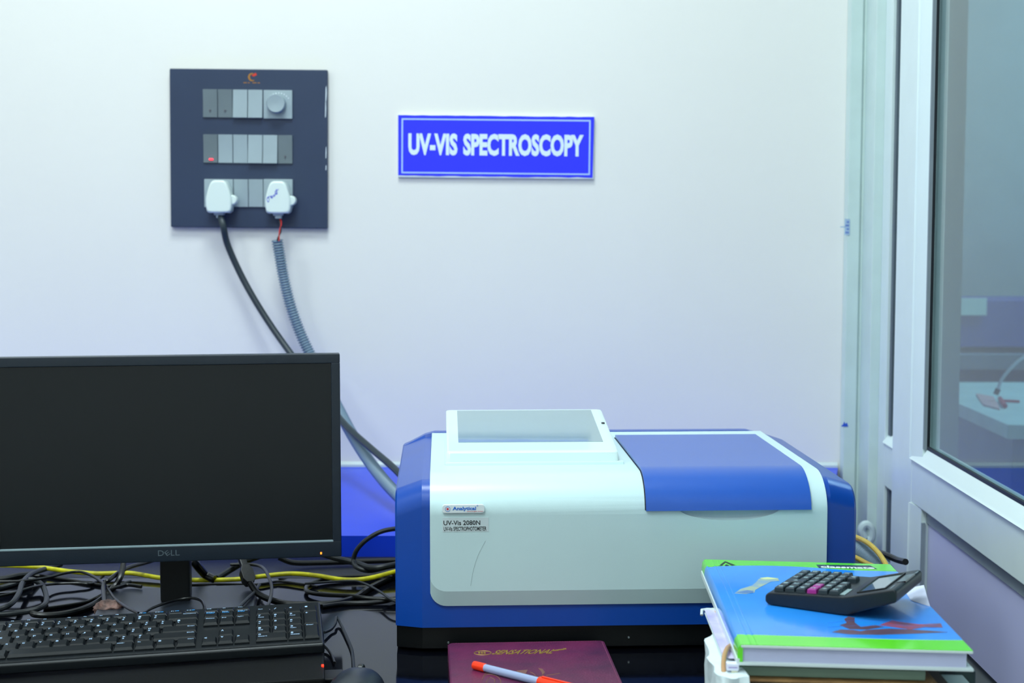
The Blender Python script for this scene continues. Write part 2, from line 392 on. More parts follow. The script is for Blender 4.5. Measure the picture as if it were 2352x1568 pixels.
# the two plugs
m_plug = mat('plug_white', 'e3f1ec', .3, coat=.3, var=.01)
def plug(px0, px1, py0, py1, label, ink=False):
    dp = .045
    a = onY(px0, py1, WY - dp); c = onY(px1, py0, WY - dp); xm = (a.x + c.x) / 2; zm = (a.z + c.z) / 2
    W = (c.x - a.x) / 2; H = (c.z - a.z) / 2
    t = thing('power_plug', label, 'plug', (xm, WY - .0165, zm), group='white plugs in the switch board')
    pr = []
    ctrl = [(-.98, -.55), (-.90, -.88), (-.62, -1), (.62, -1), (.90, -.88), (.98, -.55), (.97, -.1), (.80, .45), (.62, .82), (.38, .98), (0, 1), (-.38, .98), (-.62, .82), (-.80, .45), (-.97, -.1)]
    cp = smooth_path([(x, y, 0) for x, y in ctrl] + [(ctrl[0][0], ctrl[0][1], 0)], 3)[:-1]
    b = MB(); b.prism([(p.x * W, p.y * H) for p in cp], 'y', -.0285, -.0, .004, seg=3)
    b.build('housing', m_plug, t)
    b = MB(); b.lathe([(.0085, 0), (.0085, .014), (.007, .016)], 20, M=Matrix.Translation((W * .98, -.007, -.10 * H - .003)) @ Matrix.Rotation(math.pi / 2, 4, 'X') )
    b.build('side_lug', m_plug, t)
    b = MB(); b.box(-W * .42, W * .30, -.021, -.006, -H - .004, -H + .002, .001); b.box(-W * .28, W * .2, -.019, -.008, -H - .009, -H - .003, .0012); b.build('cord_clamp', mat('clamp_grey', 'a4b4bb', .4), t)
    if ink:
        k = (WY - dp) / F; b = MB(); w0 = onY(0, 0, WY - dp)
        def Q(px, py):
            p = onY(px, py, WY - dp - .0004); return Vector((p.x - xm, -.0288, p.z - zm))
        for st_ in ([(614, 452), (618, 456), (616, 464), (613, 456), (621, 450), (623, 455), (625, 449)], [(625, 449), (622, 452), (625, 455), (629, 447), (630, 452)],
                   [(630, 452), (633, 441), (634, 447), (637, 440)], [(634, 434), (637, 446)], [(631, 440), (640, 434)]):
            b.tube(smooth_path([Q(*s_) for s_ in st_], 4), .00045, 5)
        b.build('ink_writing', mat('blue_ink', '2338d8', .5, var=0), t)
    return t, Vector((xm, WY - .0305, zm - H - .008))
_, pA = plug(471.5, 531, 413.5, 488.5, 'plain white three pin plug with the thick charcoal cord')
_, pB = plug(608, 666.5, 415.5, 490, 'white plug with blue pen scribble and thin red and black wires', True)
# cords running from the plugs
def cable(name, pts, r, m, label, cat='cable', n=10, sub=8, grp=None):
    b = MB(); b.tube(smooth_path(pts, sub), r, n); return tag(b.build(name, m), label, cat, grp)
m_cord = mat('cord_charcoal', '2c383f', .45)
cp = [pA + Vector((0, 0, .002))] + [onY(x, y, Y) for x, y, Y in ((513, 520, 2.66), (522, 560, 2.67), (548, 620, 2.675), (580, 680, 2.67), (622, 747, 2.66), (668, 812, 2.64), (722, 885, 2.60), (775, 955, 2.55), (812, 994, 2.50), (855, 1032, 2.44), (912, 1082, 2.36), (960, 1140, 2.30), (1000, 1215, 2.245))]
cable('cable', cp, .0058, m_cord, 'thick charcoal power cord hanging from the left plug down behind the monitor', 'cord')
# corrugated conduit
cp = [onY(x, y, Y) for x, y, Y in ((637, 552, 2.655), (643, 590, 2.66), (652, 640, 2.665), (667, 700, 2.665), (690, 765, 2.66), (718, 825, 2.65), (750, 885, 2.63), (782, 948, 2.58), (810, 1000, 2.53), (850, 1062, 2.46), (895, 1118, 2.38), (945, 1165, 2.31), (1000, 1200, 2.26))]
path = resample(smooth_path(cp, 12), .00120)
b = MB(); b.tube(path, .0, 14, rf=lambda i: (.0101, .0101, .0076, .0076)[i % 4], cap=False)
tag(b.build('corrugated_conduit', mat('conduit_grey', '7c93a6', .4, var=.04), auto=2), 'ribbed grey conduit hanging from the right plug behind the monitor', 'conduit')
for k, (mm, lab) in enumerate(((mat('red_wire', 'c81e22', .4), 'thin red wire from the scribbled plug into the grey conduit'), (m_cable, 'thin black wire from the scribbled plug into the grey conduit'))):
    dx = .002 - .004 * k
    cable('wire', [pB + Vector((dx * .5, 0, .001)), onY(646 - 3 * k, 512, 2.665), onY(642 + 3 * k, 532, 2.66), onY(641 - 4 * k, 552, 2.655), onY(644 - 3 * k, 585, 2.66)], .0013, mm, lab, 'wire', 8)

# ------------------------------------------------------------------ wall sign
c0 = onY(1139, 337, WY); sg = thing('wall_sign', 'blue sign reading UV-VIS SPECTROSCOPY in white capitals', 'sign', c0, (0, .010, 0))
def sl_(px, py):
    p = Rinv @ (onY(px, py, WY - .006) - Vector(c0)); return p.x, p.z
x0, z1 = sl_(914.5, 263); x1, z0 = sl_(1363, 411)
MB().box(x0, x1, -.006, -.001, z0, z1, .0008).build('board', mat('sign_white', 'e6f0f4', .4), sg)
m_sb = mat('sign_blue', '2a33ff', .35, var=.03, scale=6)
top = [(x0 + (x1 - x0) * i / 24, z1 - .0006 - random.random() * .0010) for i in range(25)]
bot = [(x1 - (x1 - x0) * i / 24, z0 + .0018 + random.random() * .0018) for i in range(25)]
bot[0] = (x1 - .0015, z0 + .002); b = MB(); b.prism([(x0 + .0005, z0 + .0035)] + top + bot[:-1], 'y', -.0066, -.0059); b.build('blue_face', m_sb, sg)
ix0, iz1 = sl_(922.5, 271.5); ix1, iz0 = sl_(1355, 402); lw = .0026
b = MB()
for q in ((ix0, ix1, iz1 - lw, iz1), (ix0, ix1, iz0, iz0 + lw), (ix0, ix0 + lw, iz0 + lw, iz1 - lw), (ix1 - lw, ix1, iz0 + lw, iz1 - lw)): b.box(q[0], q[1], -.0070, -.0064, q[2], q[3])
b.build('border_line', mat('sign_border', 'b4d2ff', .4), sg)
tx0, tz1 = sl_(938, 305.5); tx1, tz0 = sl_(1340, 360); b = MB()
xm_ = sl_(1051, 330)[0]; xn_ = sl_(1064, 330)[0]
add_text(b, 'UV-VIS', tx0, xm_, tz0, tz1, bold=.046, M=Matrix.Translation((0, -.0066, 0)) @ FRONT, thick=.0006)
add_text(b, 'SPECTROSCOPY', xn_, tx1, tz0, tz1, bold=.046, M=Matrix.Translation((0, -.0066, 0)) @ FRONT, thick=.0006)
b.build('lettering', mat('sign_letter', 'e4f6fa', .4, var=0), sg)

# small marks on the corner jamb
p = onY(1946, 521, WY - .0305)
b = MB(); b.box(-.0045, .0045, -.0004, .0003, -.014, .014); b.box(-.012, -.004, -.0004, .0003, -.001, .001)
for k in range(4): b.box(-.003 + (k % 2) * .002, .003, -.0007, -.0003, -.011 + k * .006, -.008 + k * .006, mi=1)
tag(b.build('label_tape', [mat('tape_pale', 'a9c2dc', .5), mat('tape_ink', '6d86c8', .5)], None, p), 'small worn pale blue tape on the corner jamb', 'tape')
p = onY(1940, 974, WY - .0305); b = MB()
b.prism([(-.006, -.004), (-.0045, -.001), (-.003, -.001), (-.001, .005), (.001, .0005), (.004, .003), (.0065, -.004)], 'y', -.0004, .0003)
tag(b.build('peak_sticker', mat('sticker_blue', '2454c8', .5), None, p), 'tiny blue twin peaked sticker low on the corner jamb', 'sticker')

# ------------------------------------------------------------------ spectrophotometer
TH = .0563
O = onZ(988, 1441, DESK + .031); O.z = DESK
sp = thing('spectrophotometer', 'wide white and blue bench spectrophotometer with sloping screen', 'instrument', O, (0, 0, TH))
RS = Euler((0, 0, TH)).to_matrix(); RSi = RS.inverted()
def sv(px, py, v):      # pixel -> local (u,h) on a plane v=const
    n = RS @ Vector((0, 1, 0)); p = on_plane(px, py, O + n * v, n); q = RSi @ (p - O); return q.x, q.z
def sh(px, py, h):      # pixel -> local (u,v) on plane height h
    q = RSi @ (onZ(px, py, DESK + h) - O); return q.x, q.y
m_sblue = mat('instrument_blue', '0046a8', .4, spec=.3, var=.03, scale=10, bump=.10, bscale=1400, coat=.6, coatr=.28)
m_swhite = mat('instrument_white', 'cbe6e8', .36, var=.012, scale=6, bump=.05, bscale=1200, coat=.15, coatr=.2)
m_slid = mat('instrument_lid_blue', '0252b6', .42, spec=.35, var=.02, scale=10, bump=.08, bscale=1400, coat=.8, coatr=.30)
UL = sv(908, 1300, .012)[0]; UR = sv(1965, 1290, .012)[0]; UW = sv(1900, 1250, -.01)[0]
BACK = .392
def arc(cx, cz, a, b_, n=8): return [(cx - a * math.cos(math.pi / 2 * i / n), cz + b_ * math.sin(math.pi / 2 * i / n)) for i in range(n + 1)]
def body_prof(fv, th, r1=.03, r2=.029, rib=0):
    return [(fv, .031)] + arc(fv + r1, th - r2, r1, r2) + [(.368, th), (.370, th + rib), (BACK - .006, th + rib), (BACK, th), (BACK, .031)]
def loft(stations):
    mb = MB(); n = len(stations[0][1]); vs = []; fs = []
    for u, pr in stations: vs += [(u, p[0], p[1]) for p in pr]
    for s_ in range(len(stations) - 1):
        for i in range(n): fs.append((s_ * n + i, s_ * n + (i + 1) % n, (s_ + 1) * n + (i + 1) % n, (s_ + 1) * n + i))
    fs.append(tuple(range(n))); fs.append(tuple((len(stations) - 1) * n + i for i in range(n))[::-1])
    return mb.add(vs, fs)
stn = [(UL, body_prof(.014, .184, .03, .028)), (UL + .002, body_prof(.0115, .1865)), (-.009, body_prof(0, .1985, rib=.003)), (.004, body_prof(0, .1985, rib=.0065)), (UW - .018, body_prof(0, .1985, rib=.0065)), (UW + .006, body_prof(0, .1985)), (UR - .003, body_prof(.010, .1885)), (UR, body_prof(.013, .186))]
loft(stn).build('body', m_sblue, sp, auto=.35)
# black recessed base and feet
b = MB(); b.prism([(UL + .001, .018), (-.009, .008), (UW + .006, .008), (UR - .002, .018), (UR - .002, BACK - .01), (UL + .001, BACK - .01)], 'z', .004, .0315, .001); b.build('base', m_black, sp)
for u in (UL + .05, UR - .05):
    for v in (.05, BACK - .05):
        f = MB(); f.lathe([(.014, 0), (.014, .006)], 16, M=Matrix.Translation((u, v, 0))); f.build('foot', m_cable, sp)
# two small screws catching light on the base front
for (px, py) in ((1030, 1475), (1444, 1463)):
    u, h = sv(px, py, .008); b = MB(); b.lathe([(.0016, 0), (.0012, .0012)], 10, M=Matrix.Translation((u, .0082, h)) @ Matrix.Rotation(math.pi / 2, 4, 'X')); b.build('screw', mat('steel', 'c9d2d6', .25, metal=.9), sp)
# white shell wrapping front and top, rounded lower corners
VB = .366
def shell_prof(hb, inner=.006):
    out = [(.003, hb), (-.0035, hb), (-.010, hb + .0185)] + arc(.045, .163, .055, .042, 10) + [(VB - .004, .205), (VB, .203)]
    inn = [(VB, .196), (.045, .196), (.025, .190), (.008, .170), (.003, .150)]
    return out + inn
sts = []
R_ = .019
for k in range(9):
    u = R_ * (1 - math.cos(math.pi / 2 * k / 8)); sts.append((u, shell_prof(.057 + R_ * (1 - math.sin(math.pi / 2 * k / 8) ) * 1.0)))
sts = [(0 + .0005, shell_prof(.057 + R_))] + sts[1:]
right = [(UW - u, p) for u, p in sts[::-1]]
shell_mb = loft(sts + right)
shell = shell_mb.build('front_shell', m_swhite, sp, auto=.30)
# finger recess cut below the lid
u0, h0 = sv(1676, 1172, -.010)
cu_ = MB(); bm = bmesh.new(); bmesh.ops.create_uvsphere(bm, u_segments=40, v_segments=20, radius=1); cu_.bm(bm)
cut = cu_.build('cutter', m_swhite); cut.parent = sp; cut.location = (u0, -.010, h0 + .0052); cut.scale = (.061, .0095, .0165)
bpy.context.view_layer.update()
md = shell.modifiers.new('b', 'BOOLEAN'); md.object = cut; md.operation = 'DIFFERENCE'; md.solver = 'EXACT'
dg = bpy.context.evaluated_depsgraph_get(); dg.update(); nm = bpy.data.meshes.new_from_object(shell.evaluated_get(dg))
shell.modifiers.clear(); shell.data = nm; shell.modifiers.new('wn', 'WEIGHTED_NORMAL').keep_sharp = True
bpy.data.objects.remove(cut)
# sample lid: blue, follows the shell's roll, with a dark joint around it
lu0 = sv(1484, 1173, -.012)[0]; lu1 = sv(1863, 1166, -.012)[0]; lh = sv(1484, 1173, -.013)[1]
def lid_prof(off, hbot, vback):
    a = arc(.045, .163, .055 + off, .042 + off, 12); o_ = [(-.010 - off, hbot)] + [p for p in a if p[1] > hbot + .0005] + [(vback, .205 + off)]
    i_ = [(vback, .200), (.045, .200), (.02, .192), (.0, .178), (-.008, hbot)]
    return o_ + i_
loft([(lu0, lid_prof(.0042, lh, .303)), (lu1, lid_prof(.0042, lh, .303))]).build('sample_lid', m_slid, sp, auto=.3)
loft([(lu0 - .0011, lid_prof(.0006, lh + .0004, .304)), (lu1 + .0004, lid_prof(.0006, lh + .0004, .304))]).build('lid_joint', mat('joint_dark', '10141c', .6), sp, auto=.3)
# display housing on the top left
du0, dv0 = sh(1026, 1068, .205); du1, _ = sh(1428, 1061, .205)
hp = [(dv0, .2045), (dv0 + .004, .2185), (dv0 + .009, .2212), (dv0 + .204, .2455), (dv0 + .210, .2435), (dv0 + .195, .2045)]
tl = math.atan2(.2455 - .2212, .195)
bm = bmesh.new(); b = MB()
# tapered: slightly narrower at the top than at its foot
def hs(u_, ins): return (u_, [(v + (ins if i in (1, 2) else -ins if i in (3, 4) else 0) * .4, h - ins * .2) for i, (v, h) in enumerate(hp)])
mb = loft([hs(du0, .006), hs(du0 + .0015, .002), hs(du0 + .005, 0), hs(du1 - .012, 0), hs(du1 - .007, .0025), hs(du1 - .0055, .006)])
mb.build('display_housing', mat('housing_white', 'd8eeec', .22, var=.01, coat=.6, coatr=.04), sp, auto=.7)
b = MB(); b.prism([(dv0 - .003, .2045), (dv0 - .001, .2085), (dv0 + .19, .2085), (dv0 + .195, .2045)], 'x', du0 - .002, du1 + .001, .001); b.build('housing_foot', m_swhite, sp)
# frame + glass of the display, lying in the sloped plane
def onslope(px, py):
    n = RS @ Vector((0, -math.sin(tl), math.cos(tl))); p0 = O + RS @ Vector((0, dv0 + .009, .2212))
    q = RSi @ (on_plane(px, py, p0, n) - O); return q
qs = [onslope(*p) for p in ((1048, 946), (1357, 939), (1383, 1011), (1055, 1019))]
n_ = Vector((0, -math.sin(tl), math.cos(tl)))
b = MB()
ua = (qs[0].x + qs[3].x) / 2; ub = (qs[1].x + qs[2].x) / 2; va = (qs[2].y + qs[3].y) / 2; vb = (qs[0].y + qs[1].y) / 2
def SP(u, v, o_): return Vector((u, v, .2212 + (v - dv0 - .009) * math.tan(tl))) + n_ * o_
def slab(u0, u1, v0, v1, o0, o1):
    vs = [SP(u, v, o) for o in (o0, o1) for (u, v) in ((u0, v0), (u1, v0), (u1, v1), (u0, v1))]
    return vs, [(3, 2, 1, 0), (4, 5, 6, 7), (0, 1, 5, 4), (1, 2, 6, 5), (2, 3, 7, 6), (3, 0, 4, 7)]
b.add(*slab(ua, ub, va, vb, -.002, .0004)); b.build('screen', mat('lcd_grey', '86a3a8', .16, var=.02, coat=1, coatr=.02), sp)
b = MB(); b.add(*slab(du1 - .0125, du1 - .0085, va + .085, va + .0885, -.001, .0012)); b.build('status_light', m_black, sp)
# badge and model label on the shell front
bu0, bh1 = sv(1015.5, 1157.5, -.010); bu1, bh0 = sv(1113, 1176.5, -.010)
sl1 = (sv(1113, 1156, -.01)[1] - sv(1016, 1158, -.01)[1]) / (bu1 - bu0)
bm_ = MB(); r = (bh1 - bh0) * .3
rp = [(bu1 - r + r * math.cos(a), bh1 - r + r * math.sin(a)) for a in (0, .52, 1.05, 1.57)] + [(bu0 + r + r * math.cos(a), bh1 - r + r * math.sin(a)) for a in (1.57, 2.09, 2.62, 3.14)] + \
     [(bu0 + r + r * math.cos(a), bh0 + r + r * math.sin(a)) for a in (3.14, 3.66, 4.19, 4.71)] + [(bu1 - r + r * math.cos(a), bh0 + r + r * math.sin(a)) for a in (4.71, 5.24, 5.76, 6.28)]
bm_.prism(rp, 'y', -.0135, -.0095, .0009); bd = bm_.build('badge', mat('badge_white', 'e6f1f4', .2, coat=.6, var=0), sp)
b = MB(); H_ = bh1 - bh0; W_ = bu1 - bu0; Mb = Matrix.Translation((bu0, -.0135, bh0)) @ FRONT
add_text(b, 'Analytical', W_ * .245, W_ * .795, H_ * .24, H_ * .76, bold=.03, M=Mb, mi=0)
add_text(b, 'technologies limited', W_ * .58, W_ * .96, H_ * .14, H_ * .26, M=Mb, mi=1)
b.lathe([(.0013, 0), (.0013, .0004)], 14, mi=1, M=Mb @ Matrix.Translation((W_ * .13, H_ * .5, 0)))
ring = [(W_ * .13 + .0028 * math.cos(a * .3927), H_ * .5 + .0028 * math.sin(a * .3927), .0002) for a in range(17)]
b.tube([Mb @ Vector(p) for p in ring], .00022, 5, mi=0)
ring = [(W_ * .83 + .0007 * math.cos(a * .785), H_ * .86 + .0007 * math.sin(a * .785), .0002) for a in range(9)]
b.tube([Mb @ Vector(p) for p in ring], .00015, 4, mi=0)
b.build('badge_lettering', [mat('logo_blue', '1f6fd0', .5, var=0), mat('logo_red', 'd0344a', .5, var=0)], bd)
lu_0, lh_1 = sv(1016, 1188.5, -.010); lu_1, lh_0 = sv(1122, 1220, -.010)
st_ = MB().box(lu_0, lu_1, -.0104, -.0096, lh_0, lh_1).build('model_label', mat('label_paper', 'cfdfe2', .5, var=0), sp)
b = MB(); H_ = lh_1 - lh_0; W_ = lu_1 - lu_0; Mb = Matrix.Translation((lu_0, -.0104, lh_0)) @ FRONT
add_text(b, 'UV-Vis 2080N', W_ * .025, W_ * .82, H_ * .47, H_ * .80, bold=.012, M=Mb)
add_text(b, 'UV-Vis SPECTROPHOTOMETER', W_ * .03, W_ * .955, H_ * .07, H_ * .36, bold=.012, M=Mb)
b.build('label_lettering', mat('black_ink', '1a2126', .5, var=0), st_)
# hairline scratch on the front
pts = [sv(x, y, -.0101) for x, y in ((1115, 1242), (1098, 1275), (1087, 1310), (1081, 1345))]
b = MB(); b.tube(smooth_path([(p[0], -.0101, p[1]) for p in pts]), .0002, 4); b.build('scratch', mat('scratch_grey', '9db4b6', .5), sp)

# ------------------------------------------------------------------ monitor
MT = .15
n = Euler((0, 0, MT)).to_matrix() @ Vector((0, 1, 0))
MP = onZ(402, 1378, DESK + .012)          # foot of the neck front
mon = thing('computer_monitor', 'black flat computer monitor, switched off, left of the instrument', 'monitor', (MP.x, MP.y + .02, DESK), (0, 0, MT))
MO = Vector(mon.location); RM = Euler((0, 0, MT)).to_matrix(); RMi = RM.inverted()
def mv(px, py, v=-.045):
    nn = RM @ Vector((0, 1, 0)); q = RMi @ (on_plane(px, py, MO + nn * v, nn) - MO); return q.x, q.z
VF = -.045
mx1, mz1 = mv(780.5, 812); _, mz0 = mv(778, 1278); mx1b, _ = mv(780, 1276)
sx1, sz1 = mv(760, 834.5); _, sz0 = mv(757, 1240.5); lx, _ = mv(388, 1269)
hw = mx1 - lx; mx0 = lx - hw; sx0 = lx - (sx1 - lx)
m_bez = mat('bezel_black', '1a2531', .33, var=.04, scale=30, bump=.05, bscale=900)
b = MB()
b.box(mx0, mx1, VF, VF + .018, sz1, mz1, .0015); b.box(mx0, mx1, VF, VF + .018, mz0, sz0 - .001, .0015)
b.box(mx0, sx0, VF, VF + .018, sz0 - .002, sz1 + .001, .0012); b.box(sx1, mx1, VF, VF + .018, sz0 - .002, sz1 + .001, .0012)
roll = -.004
def mroll(o): o.rotation_euler = (0, -roll, 0)
fr = b.build('bezel', m_bez, mon)
MB().box(sx0 - .002, sx1 + .002, VF + .0022, VF + .010, sz0 - .003, sz1 + .002).build('screen', mat('dark_screen', '0b1217', .3, var=.03, spec=.45), mon)
b = MB(); b.box(sx0 - .001, sx1 + .001, VF - .0004, VF + .004, sz0 - .0022, sz0 + .0003, .0005); b.build('silver_strip', mat('silver_strip', '9cb3bb', .3, metal=.3), mon)
b = MB(); b.box(mx0 + .004, mx1 - .004, VF + .018, VF + .03, mz0 + .004, mz1 - .004, .004); b.box(mx0 + .06, mx1 - .06, VF + .03, VF + .05, mz0 + .03, mz1 - .04, .008); b.build('back_shell', m_black, mon)
b = MB(); lxa, lza = mv(363, 1276.5); lxb, lzb = mv(412.5, 1262.5); Mb = Matrix.Translation((lxa, VF, lza)) @ FRONT; W_ = lxb - lxa; H_ = lzb - lza
add_text(b, 'D', 0, W_ * .27, 0, H_, M=Mb)
add_text(b, 'E', -H_ * .36, H_ * .36, -H_ * .42, H_ * .42, M=Mb @ Matrix.Translation((W_ * .43, H_ * .48, 0)) @ Matrix.Rotation(.62, 4, 'Z'))
add_text(b, 'L', W_ * .60, W_ * .76, 0, H_, M=Mb); add_text(b, 'L', W_ * .81, W_ * 1.0, 0, H_, M=Mb)
b.build('logo', mat('logo_grey', '58666f', .4, var=0), mon)
ledx, ledz = mv(737.5, 1270); b = MB(); b.box(ledx - .0011, ledx + .0011, VF - .0006, VF + .002, ledz - .0014, ledz + .0014, .0004); b.build('power_light', mat('amber_led', 'ff7a20', .5, emit=3, var=0), mon)
nx0 = mv(367, 1330, -.02)[0]; nx1 = mv(437, 1330, -.02)[0]
b = MB(); b.box(nx0, nx1, -.019, .012, .008, mz0 + .06, .004); b.build('neck', m_black, mon)
b = MB(); b.box(-.098, .098, -.105, .062, 0, .010, .003); b.build('base', m_charcoal, mon)

# ------------------------------------------------------------------ low black case under the keyboard
q1 = onZ(745, 1494, DESK + .025); q0 = onZ(-150, 1560, DESK + .016); ang = .14
case = thing('black_case', 'low flat black case with red light under the keyboard', 'case', (q1.x, q1.y, DESK), (0, 0, ang))
MB().prism([(-.46, 0), (0, 0), (0, .025), (-.46, .0115)], 'y', -.10, .085, .003).build('body', mat('case_black', '06080a', .6, spec=.2, bump=.1, bscale=600), case)
b = MB(); b.box(-.002, .020, -.055, -.02, 0, .010, .002); b.build('connector', m_black, case)
rl = Euler((0, 0, ang)).to_matrix().inverted() @ (onZ(741, 1529, DESK + .025) - Vector(case.location))
b = MB(); b.box(rl.x - .0013, rl.x + .0013, rl.y - .0025, rl.y + .0025, .0240, .0262, .0005); b.build('indicator_light', mat('red_led', 'ff2a10', .5, emit=2.5, var=0), case)

# ------------------------------------------------------------------ keyboard
KT = .172; KW, KD = .442, .127
kt = .125; kr = -.022
kp = onZ(746, 1475, DESK + .039)
kb = thing('computer_keyboard', 'black full size keyboard in front of the monitor', 'keyboard', (kp.x, kp.y, DESK + .0262), (0, 0, 0))
kb.rotation_euler = (Matrix.Rotation(KT, 3, 'Z') @ Matrix.Rotation(-.0220 if False else kr, 3, 'Y') @ Matrix.Rotation(kt, 3, 'X')).to_euler()
m_kb = mat('keyboard_case', '0f151a', .40, var=.05, scale=40, bump=.06, bscale=900)
m_key = mat('key_cap', '0f151a', .38, var=.05, scale=50, bump=.08, bscale=1200)
m_leg = mat('key_legend', 'a9c6e6', .6, var=0); m_legb = mat('key_legend_blue', '2f9be8', .6, var=0)
b = MB(); b.box(-KW, 0, 0, KD, 0, .0125, .003, seg=3); b.build('case', m_kb, kb)
b = MB(); b.box(-KW + .003, -.003, .0035, KD - .003, .0125, .0132, .0006); b.build('deck', m_kb, kb)
for px_ in (-.40, -.07): MB().box(px_, px_ + .03, KD - .02, KD - .008, -.008, .001, .001).build('foot', m_cable, kb)
kb.scale = (.925, .98, .98)
U = .0190; X0 = -KW + .0085; ZK = .0130
def key(x, y, w_, h_, leg='', leg2='', hh=.0052, blue=False, right=False):
    cx, cy = x + w_ / 2, y + h_ / 2; a, c = w_ / 2 - .0009, h_ / 2 - .0009; t_ = .0017
    vs = [(-a, -c, 0), (a, -c, 0), (a, c, 0), (-a, c, 0), (-a, -c, hh * .45), (a, -c, hh * .45), (a, c, hh * .45), (-a, c, hh * .45), (-a + t_, -c + t_, hh), (a - t_, -c + t_, hh), (a - t_, c - t_ * .6, hh), (-a + t_, c - t_ * .6, hh)]
    fs = [(8, 9, 10, 11), (3, 2, 1, 0)]
    for r in (0, 4):
        for i in range(4): fs.append((r + i, r + (i + 1) % 4, r + 4 + (i + 1) % 4, r + 4 + i))
    b = MB().add(vs, fs); o = b.build('key', m_key, kb, (cx, cy, ZK), auto=.2)
    if leg:
        l = MB(); n_ = len(leg); big = n_ == 1
        lw_ = .0030 if big else min(w_ - .005, .0017 * n_); lh_ = .0036 if big else .0019
        yy = c - t_ - lh_ - (.0005 if h_ > .012 else -.0003)
        xx = (a - t_ - lw_ - .001) if right else (-a + t_ + .0012)
        add_text(l, leg, xx, xx + lw_, yy, yy + lh_, bold=.01, M=Matrix.Translation((0, 0, hh)), thick=.0002)
        if leg2:
            w2 = .0024 if len(leg2) == 1 else min(w_ - .006, .0017 * len(leg2)); y2 = yy - lh_ - .0008
            if h_ < .012: y2 = yy; xo = xx + lw_ + .0006; w2 = .004
            else: xo = xx
            add_text(l, leg2, xo, xo + w2, y2, y2 + .0020, bold=.02, M=Matrix.Translation((0, 0, hh)), mi=1 if blue else 0, thick=.0002)
        l.build('legend', [m_leg, m_legb], o)
    return o
rows = [.010 + i * .0187 for i in range(5)]
FY = rows[4] + .0187 + .0012; FH = .0115
# bottom row
x = X0
for w_, l in ((1.25, 'Ctrl'), (1.25, 'Win'), (1.25, 'Alt'), (6.25, ''), (1.25, 'AltGr'), (1.25, 'Fn'), (1.25, '='), (1.25, 'Ctrl')):
    key(x, rows[0], U * w_, .0187, l, right=(w_ == 1.25 and l == 'Ctrl' and x > -.3)); x += U * w_
def letters(y, x, items):
    for w_, l, l2 in items: key(x, y, U * w_, .0187, l, l2, right=(w_ > 1.6 and x > -.3)); x += U * w_
letters(rows[1], X0, [(2.25, 'Shift', '')] + [(1, c_, '') for c_ in 'ZXCVBNM'] + [(1, '<', ','), (1, '>', '.'), (1, '?', '/'), (2.75, 'Shift', '')])
letters(rows[2], X0, [(1.75, 'Caps', '')] + [(1, c_, '') for c_ in 'ASDFGHJKL'] + [(1, ':', ';'), (1, '"', "'"), (2.25, 'Enter', '')])
letters(rows[3], X0, [(1.5, 'Tab', '')] + [(1, c_, '') for c_ in 'QWERTYUIOP'] + [(1, '{', '['), (1, '}', ']'), (1.5, '|', '\\')])
letters(rows[4], X0, [(1, '~', '`')] + [(1, a_, b_) for a_, b_ in zip('!@#$%^&*()_+', '1234567890-=')] + [(2, 'Backspace', '')])
x = X0; key(x, FY, U, FH, 'Esc', hh=.004)
for g_ in range(3):
    for k in range(4):
        key(X0 + U * (2 + g_ * 4.5 + k), FY, U, FH, 'F%d' % (g_ * 4 + k + 1), '**' if g_ == 2 else '', hh=.004, blue=True)
NX = X0 + 15 * U + .0052
for k, (a_, b_) in enumerate((('>II', ''), ('<I', ''), ('>>I', ''))): key(NX + k * U, FY, U, FH, a_, '', hh=.004)
for k, (a_, b_) in enumerate((('Insert', 'PrtScr'), ('Home', 'Pause'), ('Page Up', 'Break'))): key(NX + k * U, rows[4], U, .0187, a_, b_, blue=True)
for k, a_ in enumerate(('Delete', 'End', 'PgDn')): key(NX + k * U, rows[3], U, .0187, a_)
key(NX + U, rows[1], U, .0187, '^')
for k, a_ in enumerate('<v>'): key(NX + k * U, rows[0], U, .0187, a_)
PX = NX + 3 * U + .0058
for r_, its in enumerate(((('1', 'End'), ('2', 'v'), ('3', 'PgDn')), (('4', '<'), ('5', ''), ('6', '>')), (('7', 'Home'), ('8', '^'), ('9', 'PgUp')), (('Num', ''), ('/', ''), ('*', '')))):
    for k, (a_, b_) in enumerate(its): key(PX + k * U, rows[r_ + 1], U, .0187, a_, b_)
key(PX, rows[0], U * 2, .0187, '0', 'Insert'); key(PX + 2 * U, rows[0], U, .0187, '.', 'Delete')
key(PX + 3 * U, rows[0], U, .0374, 'Enter'); key(PX + 3 * U, rows[2], U, .0374, '+'); key(PX + 3 * U, rows[4], U, .0187, '-')
for k in range(3):
    b = MB(); b.lathe([(.0007, 0), (.0007, .0004)], 8, M=Matrix.Translation((PX + U * (.9 + k * 1.0), FY + .004, .0132))); b.build('lock_light', mat('white_led', 'f4f8ff', .5, emit=1.5 if k < 2 else .3, var=0), kb)
b = MB(); rp = [(PX + 3.5 * U + .0045 * math.cos(a_ * .3927), FY + .004 + .0035 * math.sin(a_ * .3927), .0134) for a_ in range(17)]; b.tube(rp, .0003, 4)
b.build('round_mark', m_greycable, kb)

